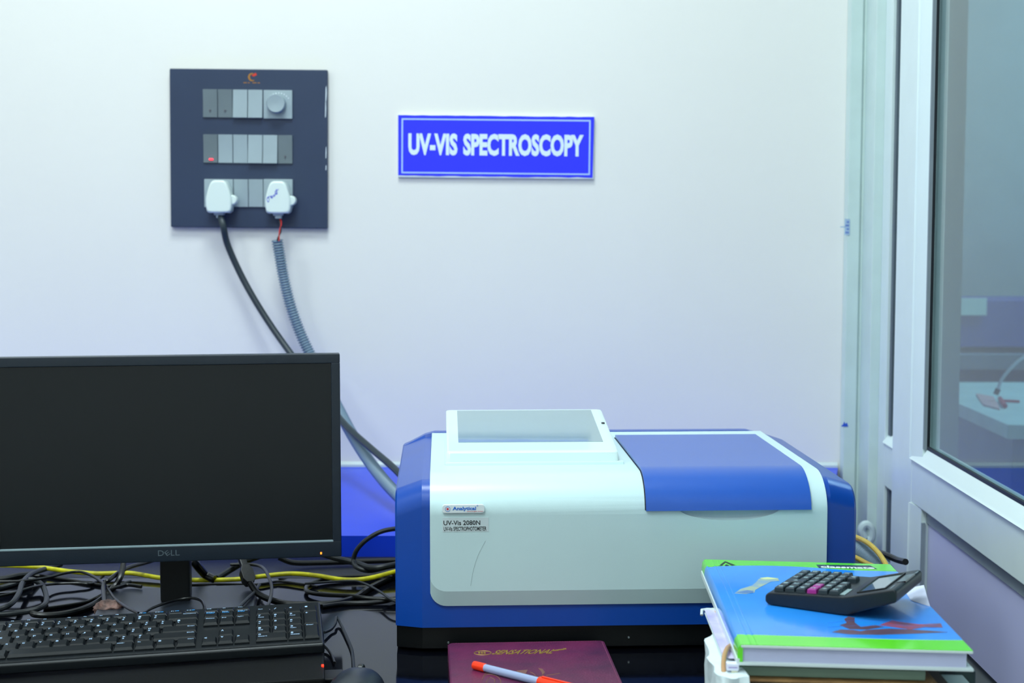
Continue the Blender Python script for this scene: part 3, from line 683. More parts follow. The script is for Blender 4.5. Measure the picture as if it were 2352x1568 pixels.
# ------------------------------------------------------------------ mouse
mp = onZ(818, 1540, DESK + .032); mp.z = DESK
ms = thing('computer_mouse', 'black mouse at the bottom edge right of the keyboard', 'mouse', (mp.x, mp.y - .016, DESK), (0, 0, -.12))
def ellipsoid(rx, ry, rz, zc, seg=28, ring=16, cut_=0):
    bm = bmesh.new(); bmesh.ops.create_uvsphere(bm, u_segments=seg, v_segments=ring, radius=1)
    for v in bm.verts:
        s_ = lambda t_: math.copysign(abs(t_) ** .82, t_)
        v.co = Vector((s_(v.co.x) * rx, s_(v.co.y) * ry, max(cut_, zc + v.co.z * rz)))
    return bm
MB().bm(ellipsoid(.031, .054, .034, .002)).build('shell', m_charcoal, ms)
b = MB(); b.lathe([(.007, -.003), (.008, -.002), (.008, .002), (.007, .003)], 18, M=Matrix.Translation((0, .030, .027)) @ Matrix.Rotation(math.pi / 2, 4, 'Y')); b.build('scroll_wheel', m_cable, ms)
b = MB(); b.box(-.0045, .0045, .050, .062, .008, .014, .0018); b.build('strain_relief', m_greycable, ms)

# ------------------------------------------------------------------ cables on the bench
def dz(lst, r): return [onZ(x, y, DESK + r + h) for x, y, h in lst]
def deskcable(lst, r, m, label, name='cable', **k): return cable(name, dz(lst, r), r, m, label, **k)
m_yel = mat('yellow_cable', 'e6e01a', .4, var=.08, scale=60, col2='b8b020')
deskcable([(-60, 1296, .012), (40, 1299, .010), (95, 1303, .006), (160, 1312, .004), (225, 1317, .004), (300, 1316, .004), (370, 1327, .002), (450, 1332, .002), (545, 1330, .003), (610, 1322, .004), (670, 1317, .005), (730, 1322, .006), (790, 1331, .005), (845, 1328, .006), (912, 1311, .01), (990, 1290, .012)], .0032, m_yel, 'yellow cable lying along the bench behind the monitor', name='network_cable')
K = [
 ([(284, 1262, .05), (283, 1290, .035), (276, 1325, .02), (258, 1352, .008), (225, 1382, 0), (180, 1402, 0), (125, 1412, 0), (82, 1411, .002), (70, 1402, .004)], .0042, m_cable, 'thick black cord curving from under the monitor towards the keyboard'),
 ([(-40, 1413, 0), (20, 1409, .001), (70, 1402, .006), (98, 1392, .008), (107, 1375, .006), (98, 1345, .006), (84, 1335, .008), (66, 1331, .01), (20, 1345, .006), (-30, 1358, .004)], .0036, m_greycable, 'charcoal cord making a loop at the left end of the bench'),
 ([(-30, 1408, 0), (20, 1390, .01), (42, 1365, .012), (52, 1338, .013), (72, 1318, .01), (105, 1306, .004), (140, 1296, .002)], .0036, m_greycable, 'charcoal cord crossing the loop at the left'),
 ([(-40, 1333, .002), (10, 1329, .002), (45, 1322, .003), (75, 1319, .002)], .0046, m_cable, 'short glossy black lead at the left frame edge, upper'),
 ([(-40, 1356, 0), (5, 1350, .001), (40, 1340, .003), (70, 1334, .002)], .0046, m_cable, 'short glossy black lead at the left frame edge, lower'),
 ([(-40, 1376, .012), (30, 1362, .013), (75, 1348, .014), (120, 1341, .006), (175, 1339, .004), (210, 1340, .002), (238, 1322, .002)], .0019, m_cable, 'thin black lead running low across the left of the bench'),
 ([(-40, 1335, .016), (50, 1334, .017), (110, 1326, .015), (150, 1316, .016), (185, 1313, .017), (215, 1324, .016), (240, 1342, .016), (262, 1372, .016), (290, 1394, .018), (318, 1408, .020)], .0019, m_cable, 'thin black lead arching over the monitor base to the keyboard'),
 ([(240, 1385, .012), (238, 1345, .017), (252, 1330, .022), (290, 1305, .024), (340, 1290, .02), (380, 1276, .02)], .0030, m_cable, 'black lead rising from the desk to the monitor neck'),
 ([(330, 1408, .016), (350, 1396, .014), (395, 1380, .014), (435, 1373, .016), (460, 1378, .018), (469, 1392, .018), (467, 1404, .016)], .0018, m_cable, 'thin keyboard lead looped over the monitor base'),
 ([(100, 1398, .0), (180, 1386, 0), (215, 1376, 0), (260, 1352, .012), (290, 1343, .012), (325, 1347, .011)], .0024, m_cable, 'thin black lead beside the brown lump'),
 ([(430, 1268, .035), (446, 1290, .03), (470, 1318, .008), (492, 1330, .002)], .0058, m_cable, 'very thick black cord just right of the monitor neck'),
 ([(500, 1327, .002), (530, 1308, .01), (562, 1290, .02), (600, 1275, .03)], .0042, m_greycable, 'charcoal cord slanting up beneath the monitor'),
 ([(574, 1338, .02), (592, 1362, .008), (625, 1378, .001), (672, 1387, 0), (760, 1386, 0), (815, 1372, 0), (850, 1350, 0), (912, 1322, 0), (980, 1305, 0)], .0042, m_cable, 'black monitor cord sweeping right from the big connector'),
 ([(930, 1211, .058), (880, 1219, .055), (845, 1237, .045), (820, 1262, .030), (812, 1288, .014), (822, 1304, .008), (855, 1310, .004), (915, 1296, .004), (980, 1290, .004)], .0034, m_greycable, 'charcoal cord arching up in front of the blue ledge'),
 ([(735, 1270, .022), (770, 1281, .016), (815, 1292, .010), (855, 1304, .010), (890, 1300, .012), (930, 1292, .012)], .0044, m_greycable, 'charcoal cord leaving the monitor corner to the right'),
 ([(640, 1280, .012), (675, 1292, .004), (740, 1292, .002), (830, 1289, .002), (930, 1286, .002)], .0040, m_cable, 'black cord lying along the foot of the blue ledge'),
 ([(930, 1322, .004), (830, 1322, .003), (745, 1330, .002), (708, 1344, .002), (706, 1358, .002), (740, 1365, .003), (800, 1368, .004), (850, 1374, .004), (930, 1377, .004)], .0030, m_cable, 'black cord folded in a flat loop beside the instrument'),
 ([(740, 1393, .0), (790, 1386, .0), (850, 1384, .0), (885, 1380, .001), (900, 1376, .002), (940, 1370, .0)], .0032, m_cable, 'black cord passing behind the keyboard corner'),
 ([(700, 1340, .012), (800, 1334, .012), (835, 1339, .012), (872, 1358, .012), (898, 1376, .012), (930, 1390, .010)], .0016, m_greycable, 'thin grey lead crossing the flat cord loop'),
 ([(530, 1296, .02), (575, 1296, .022), (602, 1302, .024), (616, 1322, .024), (624, 1350, .018), (620, 1378, .012), (612, 1396, .010)], .0022, m_cable, 'thin black lead hanging in a bow near the big connector'),
 ([(440, 1343, .002), (500, 1341, .002), (590, 1342, .002), (640, 1335, .002), (690, 1341, .002), (730, 1347, .002)], .0018, m_cable, 'thin black lead along the back edge of the monitor base'),
 ([(596, 1342, .008), (585, 1358, .012), (565, 1378, .013), (548, 1396, .012)], .0022, m_greycable, 'short grey lead slanting down behind the keyboard'),
 ([(745, 1452, .004), (760, 1445, .002), (770, 1432, .004), (773, 1417, .006), (782, 1432, .002), (796, 1462, .001), (808, 1492, .001), (811, 1515, .004), (813, 1535, .010)], .0018, m_greycable, 'mouse lead bending sharply right of the keyboard'),
 ([(738, 1478, .004), (752, 1490, .002), (762, 1505, .001), (768, 1522, .001)], .0018, m_cable, 'short black lead at the keyboard front corner'),
 ([(-20, 1330, .0), (80, 1322, .0), (150, 1330, .0), (250, 1345, .0), (300, 1335, 0)], .0022, m_cable, 'thin black lead beneath the yellow cable on the left'),
]
for lst, r, m, lab in K: deskcable(lst, r, m, lab)
# big video connector
t0 = onZ(556, 1285, DESK + .044); t1 = onZ(574, 1340, DESK + .018)
dr = (t1 - t0); L_ = dr.length; rot = dr.to_track_quat('Z', 'Y').to_euler()
vc = thing('video_connector', 'black moulded video connector hanging below the monitor', 'connector', t0, rot)
b = MB(); b.box(-.0045, .0045, -.004, .004, -.03, L_ * .35, .001); b.build('cable_end', m_cable, vc)
b = MB(); b.prism([(-.005, L_ * .3), (.005, L_ * .3), (.0085, L_ * .5), (.0085, L_ * .85), (.005, L_ * 1.02), (-.005, L_ * 1.02), (-.0085, L_ * .85), (-.0085, L_ * .5)], 'y', -.006, .006, .001); b.build('connector_hood', m_black, vc)
# brown crumpled lump
bm = bmesh.new(); bmesh.ops.create_icosphere(bm, subdivisions=4, radius=1)
from mathutils import noise
for v in bm.verts:
    d = 1 + .28 * noise.noise(v.co * 1.9 + Vector((3, 1, 5))) + .12 * noise.noise(v.co * 6) - .10 * abs(noise.noise(v.co * 4 + Vector((9, 2, 1))))
    ridge = .10 * math.sin(v.co.z * 9 + noise.noise(v.co * 2) * 4)
    v.co = Vector((v.co.x * .0195 * (d + ridge), v.co.y * .014 * d, max(-.009, v.co.z * .0105 * d)))
lp = onZ(250, 1395, DESK + .009)
lump = MB().bm(bm, smooth=True).build('brown_lump', mat('brown_putty', '86655c', .55, col2='4d3a36', scale=120, bump=.3, bscale=300), None, (lp.x, lp.y, DESK + .0195), auto=1.2)
tag(lump, 'small crumpled brown lump between cables and keyboard', 'lump')
lump.location.z = DESK + .009

# ------------------------------------------------------------------ maroon diary and pen
HD = .020
dpts = [onZ(x, y, DESK + HD) for x, y in ((1030, 1476), (1387, 1470), (1418, 1640), (992, 1640))]
dang = math.atan2(dpts[1].y - dpts[0].y, dpts[1].x - dpts[0].x)
DO = Vector((dpts[0].x, dpts[0].y, DESK)); DWd = (dpts[1] - dpts[0]).length
di = thing('maroon_diary', 'closed maroon leatherette diary with gold title at the bottom', 'diary', DO, (0, 0, dang))
def rrect(x0, x1, y0, y1, r, n=5):
    out = []
    for cx, cy, a0 in ((x1 - r, y1 - r, 0), (x0 + r, y1 - r, 90), (x0 + r, y0 + r, 180), (x1 - r, y0 + r, 270)):
        for i in range(n + 1): a = math.radians(a0 + 90 * i / n); out.append((cx + r * math.cos(a), cy + r * math.sin(a)))
    return out
m_mar = mat('maroon_leatherette', '6a2348', .36, col2='4a1c3c', scale=22, bump=.25, bscale=420)
DL = .235
b = MB(); b.prism(rrect(0, DWd, -DL, 0, .006), 'z', HD - .003, HD, .0009); b.build('front_cover', m_mar, di)
b = MB(); b.prism(rrect(0, DWd, -DL, 0, .006), 'z', 0, .003, .0009); b.build('back_cover', m_mar, di)
b = MB(); b.box(-.001, .004, -DL + .002, -.002, .001, HD - .001, .001); b.build('spine', m_mar, di)
b = MB(); b.box(.004, DWd - .004, -DL + .004, -.004, .003, HD - .003); b.build('pages', mat('page_edges', 'cfcfd2', .8, var=.1, scale=90), di)
RDi = Euler((0, 0, dang)).to_matrix().inverted()
def dl(px, py, h=HD): q = RDi @ (onZ(px, py, DESK + h) - DO); return q.x, q.y
b = MB()
m_gold = mat('gold_stamp', '9a7c35', .45, metal=.3)
ax, ay = dl(1128, 1503); bx_, by_ = dl(1264, 1491)
add_text(b, 'SENSATIONAL', ax, bx_, ay, by_, bold=.02, M=Matrix.Translation((0, 0, HD)), thick=.0003, shear=.5)
ex, ey = dl(1109, 1499)
b.tube([(ex + .0095 * math.cos(a_ * .3), ey + .008 * math.sin(a_ * .3), HD) for a_ in range(22)], .0005, 4)
for k in range(3): b.box(ex - .005 + .003 * k, ex - .003 + .003 * k, ey - .004, ey + .004, HD, HD + .0003)
for k in range(5): wx, wy = dl(1274 + k * 6, 1494 - k * .9); b.box(wx - .0018, wx + .0014, wy - .001 - .0008 * (k % 2), wy + .002 + .001 * (k == 4), HD, HD + .0003)
b.build('title_lettering', m_gold, di)
b = MB()     # embossed flourish beneath the pen
for pts in ([(1110, 1553), (1122, 1548), (1140, 1552), (1150, 1562), (1148, 1572)], [(1116, 1568), (1124, 1556), (1136, 1560), (1136, 1568)], [(1254, 1551), (1268, 1549), (1286, 1546)], [(1238, 1535), (1248, 1541), (1246, 1550), (1236, 1555)], [(1218, 1543), (1226, 1547), (1232, 1553)], [(1108, 1560), (1114, 1547), (1120, 1545)], [(1252, 1556), (1262, 1562), (1280, 1566)]):
    b.tube(smooth_path([(*dl(*p), HD) for p in pts], 5), .0006, 4)
q = [dl(*p) for p in ((1186, 1540), (1212, 1538), (1206, 1552), (1198, 1555))]; b.prism(q, 'z', HD, HD + .0003)
q = [dl(*p) for p in ((1236, 1534), (1246, 1536), (1252, 1544), (1246, 1552), (1244, 1543))]; b.prism(q, 'z', HD, HD + .0003)
b.build('embossed_flourish', mat('faded_gold', '7a5048', .5), di)
b = MB()
for k in range(60): x = .008 + k * (DWd - .016) / 60; b.box(x, x + .0017, -.0032, -.0026, HD, HD + .0003)
for k in range(70): y = -.006 - k * .0032; b.box(DWd - .0032, DWd - .0026, y - .0017, y, HD, HD + .0003)
b.build('stitching', mat('stitch_thread', '8c4468', .6), di)
# pen
pa = onZ(1094, 1528, DESK + HD + .0046); pb = onZ(1245, 1566, DESK + HD + .0046); d = (pb - pa).normalized()
pe = thing('ballpoint_pen', 'clear ballpoint pen with orange end and cap on the maroon diary', 'pen', pa, d.to_track_quat('Z', 'Y').to_euler())
m_or = mat('orange_plastic', 'ff3c10', .3, var=.03)
Lv = (pb - pa).length * .955
MB().lathe([(.0030, -.004), (.0044, -.003), (.0046, 0), (.0046, .012), (.0040, .013)], 18).build('end_plug', m_or, pe)
MB().lathe([(.0040, .012), (.0041, .013), (.0041, .135), (.0030, .142)], 18).build('barrel', mat('clear_barrel', 'b3c2ea', .15, var=.02, trans=.25, coat=.4), pe)
MB().lathe([(.0014, .02), (.0014, .13)], 10).build('refill', mat('refill_dark', '43507a', .4), pe)
MB().lathe([(.0046, Lv), (.0052, Lv + .001), (.0052, Lv + .050), (.0035, Lv + .056)], 18).build('cap', m_or, pe)
b = MB(); b.box(-.0015, .0015, .0048, .0065, Lv + .004, Lv + .045, .0005); b.build('cap_clip', m_or, pe)

# ------------------------------------------------------------------ pile of books and papers at the right
HN = .119
tp_ = [onZ(x, y, DESK + HN) for x, y in ((1612, 1290), (2050, 1295), (2235, 1494), (1700, 1484))]
NR = -.0195
fl = onZ(1701, 1480, DESK + HN); NO = Vector((fl.x, fl.y, 0)); NT = .020
RN = Euler((0, NT, NR)).to_matrix(); RNi = RN.inverted()
def onN(px, py, dz=0):
    nn = RN @ Vector((0, 0, 1)); return on_plane(px, py, Vector((NO.x, NO.y, DESK + HN)) + nn * dz, nn)
def nl(px, py, dz=0): q = RNi @ (onN(px, py, dz) - Vector((NO.x, NO.y, DESK + HN))); return q.x, q.y
NW = nl(2234, 1494)[0]; ND = nl(1640, 1285)[1]
nb = thing('hardback_notebook', 'thick blue and green hardback notebook, topmost of the pile', 'notebook', (NO.x, NO.y, DESK + HN - .0185), (0, NT, NR))
T = .0185
m_cb = mat('cover_blue', '2e9cff', .22, col2='2a8cf6', scale=9, coat=.4, coatr=.08)
m_cg = mat('cover_green', '63de20', .22, var=.03, coat=.4, coatr=.08)
m_cw = mat('cover_white', 'd6e4e4', .35, var=.02)
# green bands front and back, blue middle with a curved border, all pieces of the cover
def nlz(px, py): x, y = nl(px, py); return x, y
fb = nlz(1800, 1459)[1]; bb = nlz(1700, 1303)[1]
b = MB(); b.prism([(0, 0), (NW, 0), (NW, ND), (0, ND)], 'z', T - .0028, T - .0002, .0006); b.build('front_cover', m_cw, nb)
frontcurve = [(NW * i / 16, fb + (-.002 + .004 * math.sin(math.pi * i / 16 * .5 + 2.0)) + (.006 * max(0, (i - 10) / 6) ** 1.5)) for i in range(17)]
backcurve = [(NW * i / 16, bb + .012 * math.sin(math.pi * min(1, i / 12)) * 1.0 - .004 * (i == 0)) for i in range(17)]
b = MB(); b.prism([(.0006, .0004), (NW - .0003, .0004)] + [(NW - .0003 if i == 16 else x, y - .0022) for i, (x, y) in reversed(list(enumerate(frontcurve)))], 'z', T - .0004, T + .0002); b.build('green_band', m_cg, nb)
b = MB(); b.prism([(.0006, ND - .0004), (NW - .0003, ND - .0004)] + [(NW - .0003 if i == 16 else x, y + .0022) for i, (x, y) in reversed(list(enumerate(backcurve)))], 'z', T - .0004, T + .0002); b.build('green_band', m_cg, nb)
b = MB(); b.prism([(max(.0006, x), y) for x, y in frontcurve] + [(max(.0006, x), y) for x, y in reversed(backcurve)], 'z', T - .0004, T + .0002); b.build('blue_picture', m_cb, nb)
# hinge groove beside the spine
for y0_, y1_, mm in ((.001, fb - .004, m_cg), (fb - .002, bb + .002, m_cb), (bb + .004, ND - .001, m_cg)):
    b = MB()
    for xx in (.0085, .0140): b.prism([(xx - .0014, T), (xx, T + .0005), (xx + .0014, T)], 'y', y0_, y1_)
    b.build('hinge_ridge', mm, nb)
# spine: thin curved strip, green ends and blue middle
def spine(y0, y1, m, name='spine'):
    b = MB(); pr = [(-.0002, T), (-.0022, T - .003), (-.003, T * .5), (-.0022, .003), (0, .0), (.002, .0), (.002, T)]
    b.prism([(x, z) for x, z in pr], 'y', y0, y1); return b.build(name, m, nb)
spine(.0003, fb - .004, m_cg, 'spine_end'); spine(fb - .004, bb + .004, m_cb); spine(bb + .004, ND - .0003, m_cg, 'spine_end')
b = MB(); b.prism([(-.0015, -.001), (NW + .001, -.001), (NW + .001, ND), (-.0015, ND)], 'z', -.0002, .0026, .0006); b.build('back_cover', m_cw, nb)
b = MB(); b.box(-.0035, -.0005, 0, ND, -.0004, .006, .0008); b.build('cover_edge', m_cw, nb)
b = MB(); b.box(.002, NW - .005, .003, ND - .003, .0026, T - .0028)
b.build('page_block', mat('page_block', 'ccd0ea', .7, var=.05, scale=6), nb)
b = MB()
for k in range(7): b.box(.003, NW - .006, .0026, .0031, .0040 + k * .0016, .0042 + k * .0016)
b.build('page_line', mat('page_shade', 'b9bedd', .8), nb)
# printed marks on the cover: fish tail shape, triangle mark, name plate, reflection colours
def flat(pts, z0, z1, m, name, par=nb):
    b = MB(); b.prism([nlz(*p) for p in pts], 'z', z0, z1); return b.build(name, m, par)
flat(((1686, 1363), (1700, 1353), (1726, 1345), (1735, 1338), (1742, 1330), (1760, 1327), (1784, 1328), (1790, 1334), (1770, 1336), (1750, 1346), (1734, 1355), (1732, 1361), (1712, 1364)), T + .0002, T + .0004, mat('print_cream', 'b4c09a', .3, col2='7fa4c8', scale=60), 'printed_tail')
flat(((1744, 1328), (1762, 1326), (1788, 1329), (1774, 1331), (1756, 1331)), T + .0004, T + .0006, mat('print_yellow', 'd9e6a8', .3), 'printed_highlight')
flat(((1690, 1361), (1715, 1356), (1730, 1358), (1728, 1362), (1708, 1363)), T + .0004, T + .0006, mat('print_deep', '5b82b8', .3), 'printed_shade')
b = MB()
for tri in ([(1650, 1300), (1664, 1289), (1668, 1290), (1658, 1299)], [(1668, 1290), (1688, 1298), (1680, 1299), (1666, 1292)], [(1664, 1298), (1668, 1296), (1674, 1299), (1666, 1300)]):
    b.prism([nlz(*p) for p in tri], 'z', T + .0002, T + .0004)
b.build('triangle_mark', mat('print_black', '1a3320', .4), nb)
flat(((1874, 1297), (1998, 1299), (2014, 1307), (1880, 1304)), T + .0002, T + .0004, mat('print_navy', '203850', .4), 'name_plate')
b = MB(); cx0, cy0 = nlz(1884, 1303.3); cx1, cy1 = nlz(2002, 1300.4); add_text(b, 'classmate', cx0, cx1, cy0 - .002, cy0 + .008, bold=.03, M=Matrix.Translation((0, 0, T + .0004)), thick=.0003, shear=.1)
b.build('name_lettering', m_white_ink, nb)
m_rk = mat('print_brown', '5a4658', .3, col2='6d5060', scale=50); m_rr = mat('print_red', 'a85068', .3, col2='70506e', scale=70)
flat(((1910, 1452), (1930, 1446), (1958, 1447), (1976, 1450), (1990, 1447), (2040, 1444), (2090, 1446), (2150, 1450), (2175, 1452), (2110, 1455), (2020, 1458), (1950, 1457)), T + .0002, T + .0004, m_rk, 'printed_shadow')
flat(((1928, 1436), (1944, 1431), (1938, 1422), (1948, 1416), (1962, 1419), (1962, 1430), (1976, 1440), (2010, 1436), (2030, 1440), (1990, 1446), (1950, 1445)), T + .0002, T + .0004, m_rk, 'printed_shadow')
flat(((2018, 1436), (2048, 1425), (2066, 1428), (2110, 1434), (2160, 1432), (2164, 1441), (2120, 1441), (2090, 1446), (2050, 1440)), T + .0002, T + .0004, m_rr, 'printed_figure')
b = MB()
for k in range(5):
    p = [(1900, 1426 + k * 5), (1960, 1419 + k * 6), (2060, 1424 + k * 4), (2150, 1434 + k * 3)]
    if k in (1, 3): b.tube([(*nlz(*q), T + .0002) for q in p], .0003, 4)
b.build('printed_ripple', mat('ripple_blue', '2370dc', .3), nb)

# lower layers of the pile (each lying on the one below)
def layer(name, label, cat, px, y0, y1, z0, z1, m, bev=.001, rot=0, parts=None, x1=None):
    t = thing(name, label, cat, (NO.x, NO.y, DESK + z0), (0, 0, NR + rot)); return t
# purple-white thin book under the notebook, shifted left
zA1 = HN - .0185 - .0003; zA0 = zA1 - .0040
xa, ya = nl(1617, 1399, -.0188)
t = thing('thin_book', 'thin lilac and white book poking out left under the top notebook', 'book', (NO.x, NO.y, DESK + zA0), (0, NT, NR))
hA = zA1 - zA0
b = MB(); b.prism([(xa, ya), (xa + .001, .036), (xa + .006, .022), (.17, .024), (.17, ya)], 'z', hA - .0008, hA, .0004); b.build('front_cover', mat('lilac_cover', 'b3a8ee', .25, col2='e2dcf2', scale=22, coat=.3), t)
b = MB(); b.prism([(xa, ya), (xa + .001, .036), (xa + .006, .022), (.17, .024), (.17, ya)], 'z', 0, .0008, .0003); b.build('back_cover', m_cw, t)
b = MB(); b.box(xa + .003, .168, .038, ya - .0015, .0008, hA - .0008); b.build('pages', mat('white_pages', 'd7e2ee', .8), t)
b = MB(); b.tube([(xa - .003, ya - .004, hA - .005), (xa - .0025, ya + .001, hA - .001), (xa + .003, ya + .003, hA - .0008), (.03, ya + .003, hA - .0012)], .0016, 8); b.build('bound_edge', m_cw, t)
b = MB(); b.prism([(xa + .010, ya - .003), (-.001, ya - .003), (-.0005, ya - .022), (-.004, ya - .010)], 'z', hA, hA + .0003); b.build('cover_mark', mat('cover_ochre', 'd2a348', .4), t)
# tan strap folder
zB1 = zA0 - .0002; zB0 = zB1 - .0120; hB = zB1 - zB0
t = thing('tan_folder', 'grey green folder with tan leather edge beneath the thin book', 'folder', (NO.x, NO.y, DESK + zB0), (0, NT, NR))
b = MB(); b.box(-.004, .168, .012, .22, .003, hB, .001); b.build('cover', mat('grey_green_card', '78907f', .6), t)
b = MB(); b.box(-.006, .178, .004, .225, 0, .0026, .0008); b.build('tan_board', mat('tan_leather', 'a98250', .5, col2='7c5a34', scale=40), t)
lp_ = [(-.004, .052, .019), (-.009, .034, .021), (-.013, .018, .018), (-.0145, .006, .010), (-.012, .001, .003), (-.004, .003, .0015)]
b = MB(); b.tube(smooth_path(lp_, 6), .0022, 8); b.build('strap_loop', mat('tan_strap', 'c0966a', .5), t)
b = MB(); b.box(-.0125, -.0015, -.001, .008, hB - .001, hB + .0055, .0008); tg = b.build('paper_tag', mat('tag_white', 'e4e6f8', .5), t)
b = MB(); b.box(-.011, -.003, -.0014, -.0008, hB + .0018, hB + .0026); b.build('tag_line', mat('tag_mauve', '9c8cc8', .5), tg)
rbn = [(-.005, .000, hB + .001), (-.006, -.005, hB - .008), (-.009, -.016, -.006), (-.013, -.018, -.024)]
rb_ = MB(); sp_ = smooth_path(rbn, 5); vs = []; fs = []
for i, p in enumerate(sp_): w_ = .0026 + .0035 * i / len(sp_); vs += [(p.x - w_, p.y, p.z), (p.x + w_, p.y + .001, p.z), (p.x + w_, p.y + .0016, p.z), (p.x - w_, p.y + .0008, p.z)]
for i in range(len(sp_) - 1):
    for k in range(4): fs.append((4 * i + k, 4 * i + (k + 1) % 4, 4 * i + 4 + (k + 1) % 4, 4 * i + 4 + k))
rb_.add(vs, fs, smooth=True); rb_.build('ribbon', mat('pale_ribbon', 'cfd2b8', .5), t)
# brown book
zC1 = zB0 - .0002; zC0 = zC1 - .0050; hC = zC1 - zC0
t = thing('brown_book', 'dark brown covered book in the middle of the pile', 'book', (NO.x, NO.y, DESK + zC0), (0, NT, NR))
b = MB(); b.box(.006, .19, .010, .22, hC - .001, hC, .0003); b.box(.006, .19, .010, .22, 0, .001, .0006); b.build('cover', mat('brown_cover', '4c382c', .5, col2='33261f', scale=30), t)
b = MB(); b.box(.009, .186, .013, .217, .001, hC - .001); b.build('pages', mat('aged_pages', '6f6252', .8), t)
# magazine with coloured edge
zD1 = zC0 - .0002; zD0 = zD1 - .012; hD = zD1 - zD0
t = thing('colour_magazine', 'pale magazine with blue and green print near the pile bottom', 'magazine', (NO.x, NO.y, DESK + zD0), (0, NT, NR))
b = MB(); b.box(.008, .215, .004, .23, 0, hD, .0015); b.build('pages', mat('magazine_pale', 'bccfd0', .5), t)
b = MB()
for (a_, c_, mi) in ((.028, .062, 0), (.068, .09, 1), (.10, .125, 2), (.13, .14, 0)): b.box(a_, c_, .0034, .0041, .001, hD - .001, mi=mi)
b.build('print_block', [mat('mag_blue', '3f7cc8', .4), mat('mag_green', '5f9a86', .4), mat('mag_dark', '3a3a40', .4)], t)
# dark patterned box at the right of the pile
t = thing('patterned_box', 'dark box with pale green pattern, right side of the pile', 'box', (*onZ(2150, 1545, DESK + .082)[:2], DESK), (0, 0, NR))
b = MB(); b.box(-.055, .033, -.02, .13, zD1 + .0, zD1 + .012, .001); 
t.location.z = DESK
b = MB(); b.box(.002, .042, .02, .15, 0, .078, .001); b.build('carton', mat('dark_card', '1d2a36', .4, col2='2c4440', scale=45), t)
b = MB()
for k in range(6):
    a_ = k * 1.05; b.box(-.004, .004, .0194, .0201, -.0012, .0012, M=Matrix.Translation((.012 + .009 * (k % 3), 0, .066 - .012 * (k // 3))) @ Matrix.Rotation(a_, 4, 'Y'))
b.build('pattern', mat('pattern_green', '7fa296', .5), t)
# crumpled white papers, the lowest left part
bm = bmesh.new(); 
zE1 = zB1 - .002
def crumple(name, label, outline, z0, z1, seed, amp=.0022):
    cx = sum(p[0] for p in outline) / len(outline); cy = sum(p[1] for p in outline) / len(outline)
    b = MB(); n = 44; vs = []; fs = []; m = len(outline)
    L = 9
    for k in range(L):
        zz = z0 + (z1 - z0) * k / (L - 1)
        for i in range(n):
            f = i / n * m; i0 = int(f) % m; fr_ = f - int(f); x = outline[i0][0] * (1 - fr_) + outline[(i0 + 1) % m][0] * fr_; y = outline[i0][1] * (1 - fr_) + outline[(i0 + 1) % m][1] * fr_
            d = noise.noise(Vector((x * 90, y * 90, zz * 160 + seed))) * amp * 1.6 + amp * .5 * math.sin(zz * 900 + i)
            dx, dy = x - cx, y - cy; l_ = math.hypot(dx, dy) or 1
            vs.append((x + dx / l_ * d, y + dy / l_ * d, zz + noise.noise(Vector((x * 70, y * 70, seed))) * amp * .7 * (k / (L - 1))))
    for k in range(L - 1):
        for i in range(n): fs.append((k * n + i, k * n + (i + 1) % n, (k + 1) * n + (i + 1) % n, (k + 1) * n + i))
    fs.append(tuple(range(n))[::-1]); fs.append(tuple((L - 1) * n + i for i in range(n)))
    b.add(vs, fs, smooth=True)
    o = b.build(name, mat('crumpled_white', 'dfeef2', .5, var=.03, scale=60, bump=.3, bscale=150), None, (NO.x, NO.y, DESK), (0, 0, NR), auto=.9)
    return tag(o, label, 'papers')
crumple('crumpled_papers', 'ragged white bundle of papers at the left foot of the pile', [(-.022, .10), (-.023, .04), (-.022, -.002), (-.016, -.014), (.006, -.014), (.0045, .01), (.0045, .12), (-.012, .126)], 0.0, zA0 - .003, 3, amp=.0040)
# the lowest support under the pile
t = thing('box_file', 'grey box file at the very bottom of the pile', 'file', (NO.x, NO.y, DESK), (0, 0, NR))
b = MB(); b.box(.009, .17, .012, .225, 0, zD0 - .0045, .002); b.build('case', mat('grey_card', '9aa4a8', .6), t)
# loose paper corner behind the calculator
q = [onN(x, y, .0006 + h) for x, y, h in ((2075, 1352, -.0), (2122, 1343, .012), (2136, 1392, .0), (2092, 1378, -.0))]
b = MB(); q2 = [v + Vector((0, 0, -.0005)) for v in q]; b.add(q + q2, [(0, 1, 2, 3), (7, 6, 5, 4), (0, 4, 5, 1), (1, 5, 6, 2), (2, 6, 7, 3), (3, 7, 4, 0)])
tag(b.build('loose_sheet', mat('sheet_white', 'd6ddf4', .6)), 'white sheet corner sticking out beyond the calculator', 'paper')

# ------------------------------------------------------------------ calculator
CR = -.49
cp0 = onN(1756, 1387, .0008)
ca = thing('desk_calculator', 'black desk calculator with tilted display lying on the blue notebook', 'calculator', cp0, (0, 0, CR))
ca.rotation_euler = (RN @ Matrix.Rotation(CR - NR, 3, 'Z')).to_euler()
m_ca = mat('calculator_black', '121a22', .34, var=.05, scale=60, bump=.06, bscale=900)
CD = .100
prof = [(0, .003), (.003, 0), (.074, -.0), (.084, .001), (.130, .0195), (.130, .030), (.127, .032), (.084, .0195), (.078, .018), (.004, .0125), (0, .009)]
b = MB(); b.prism(prof, 'y', 0, CD, .0022, seg=2); b.build('body', m_ca, ca)
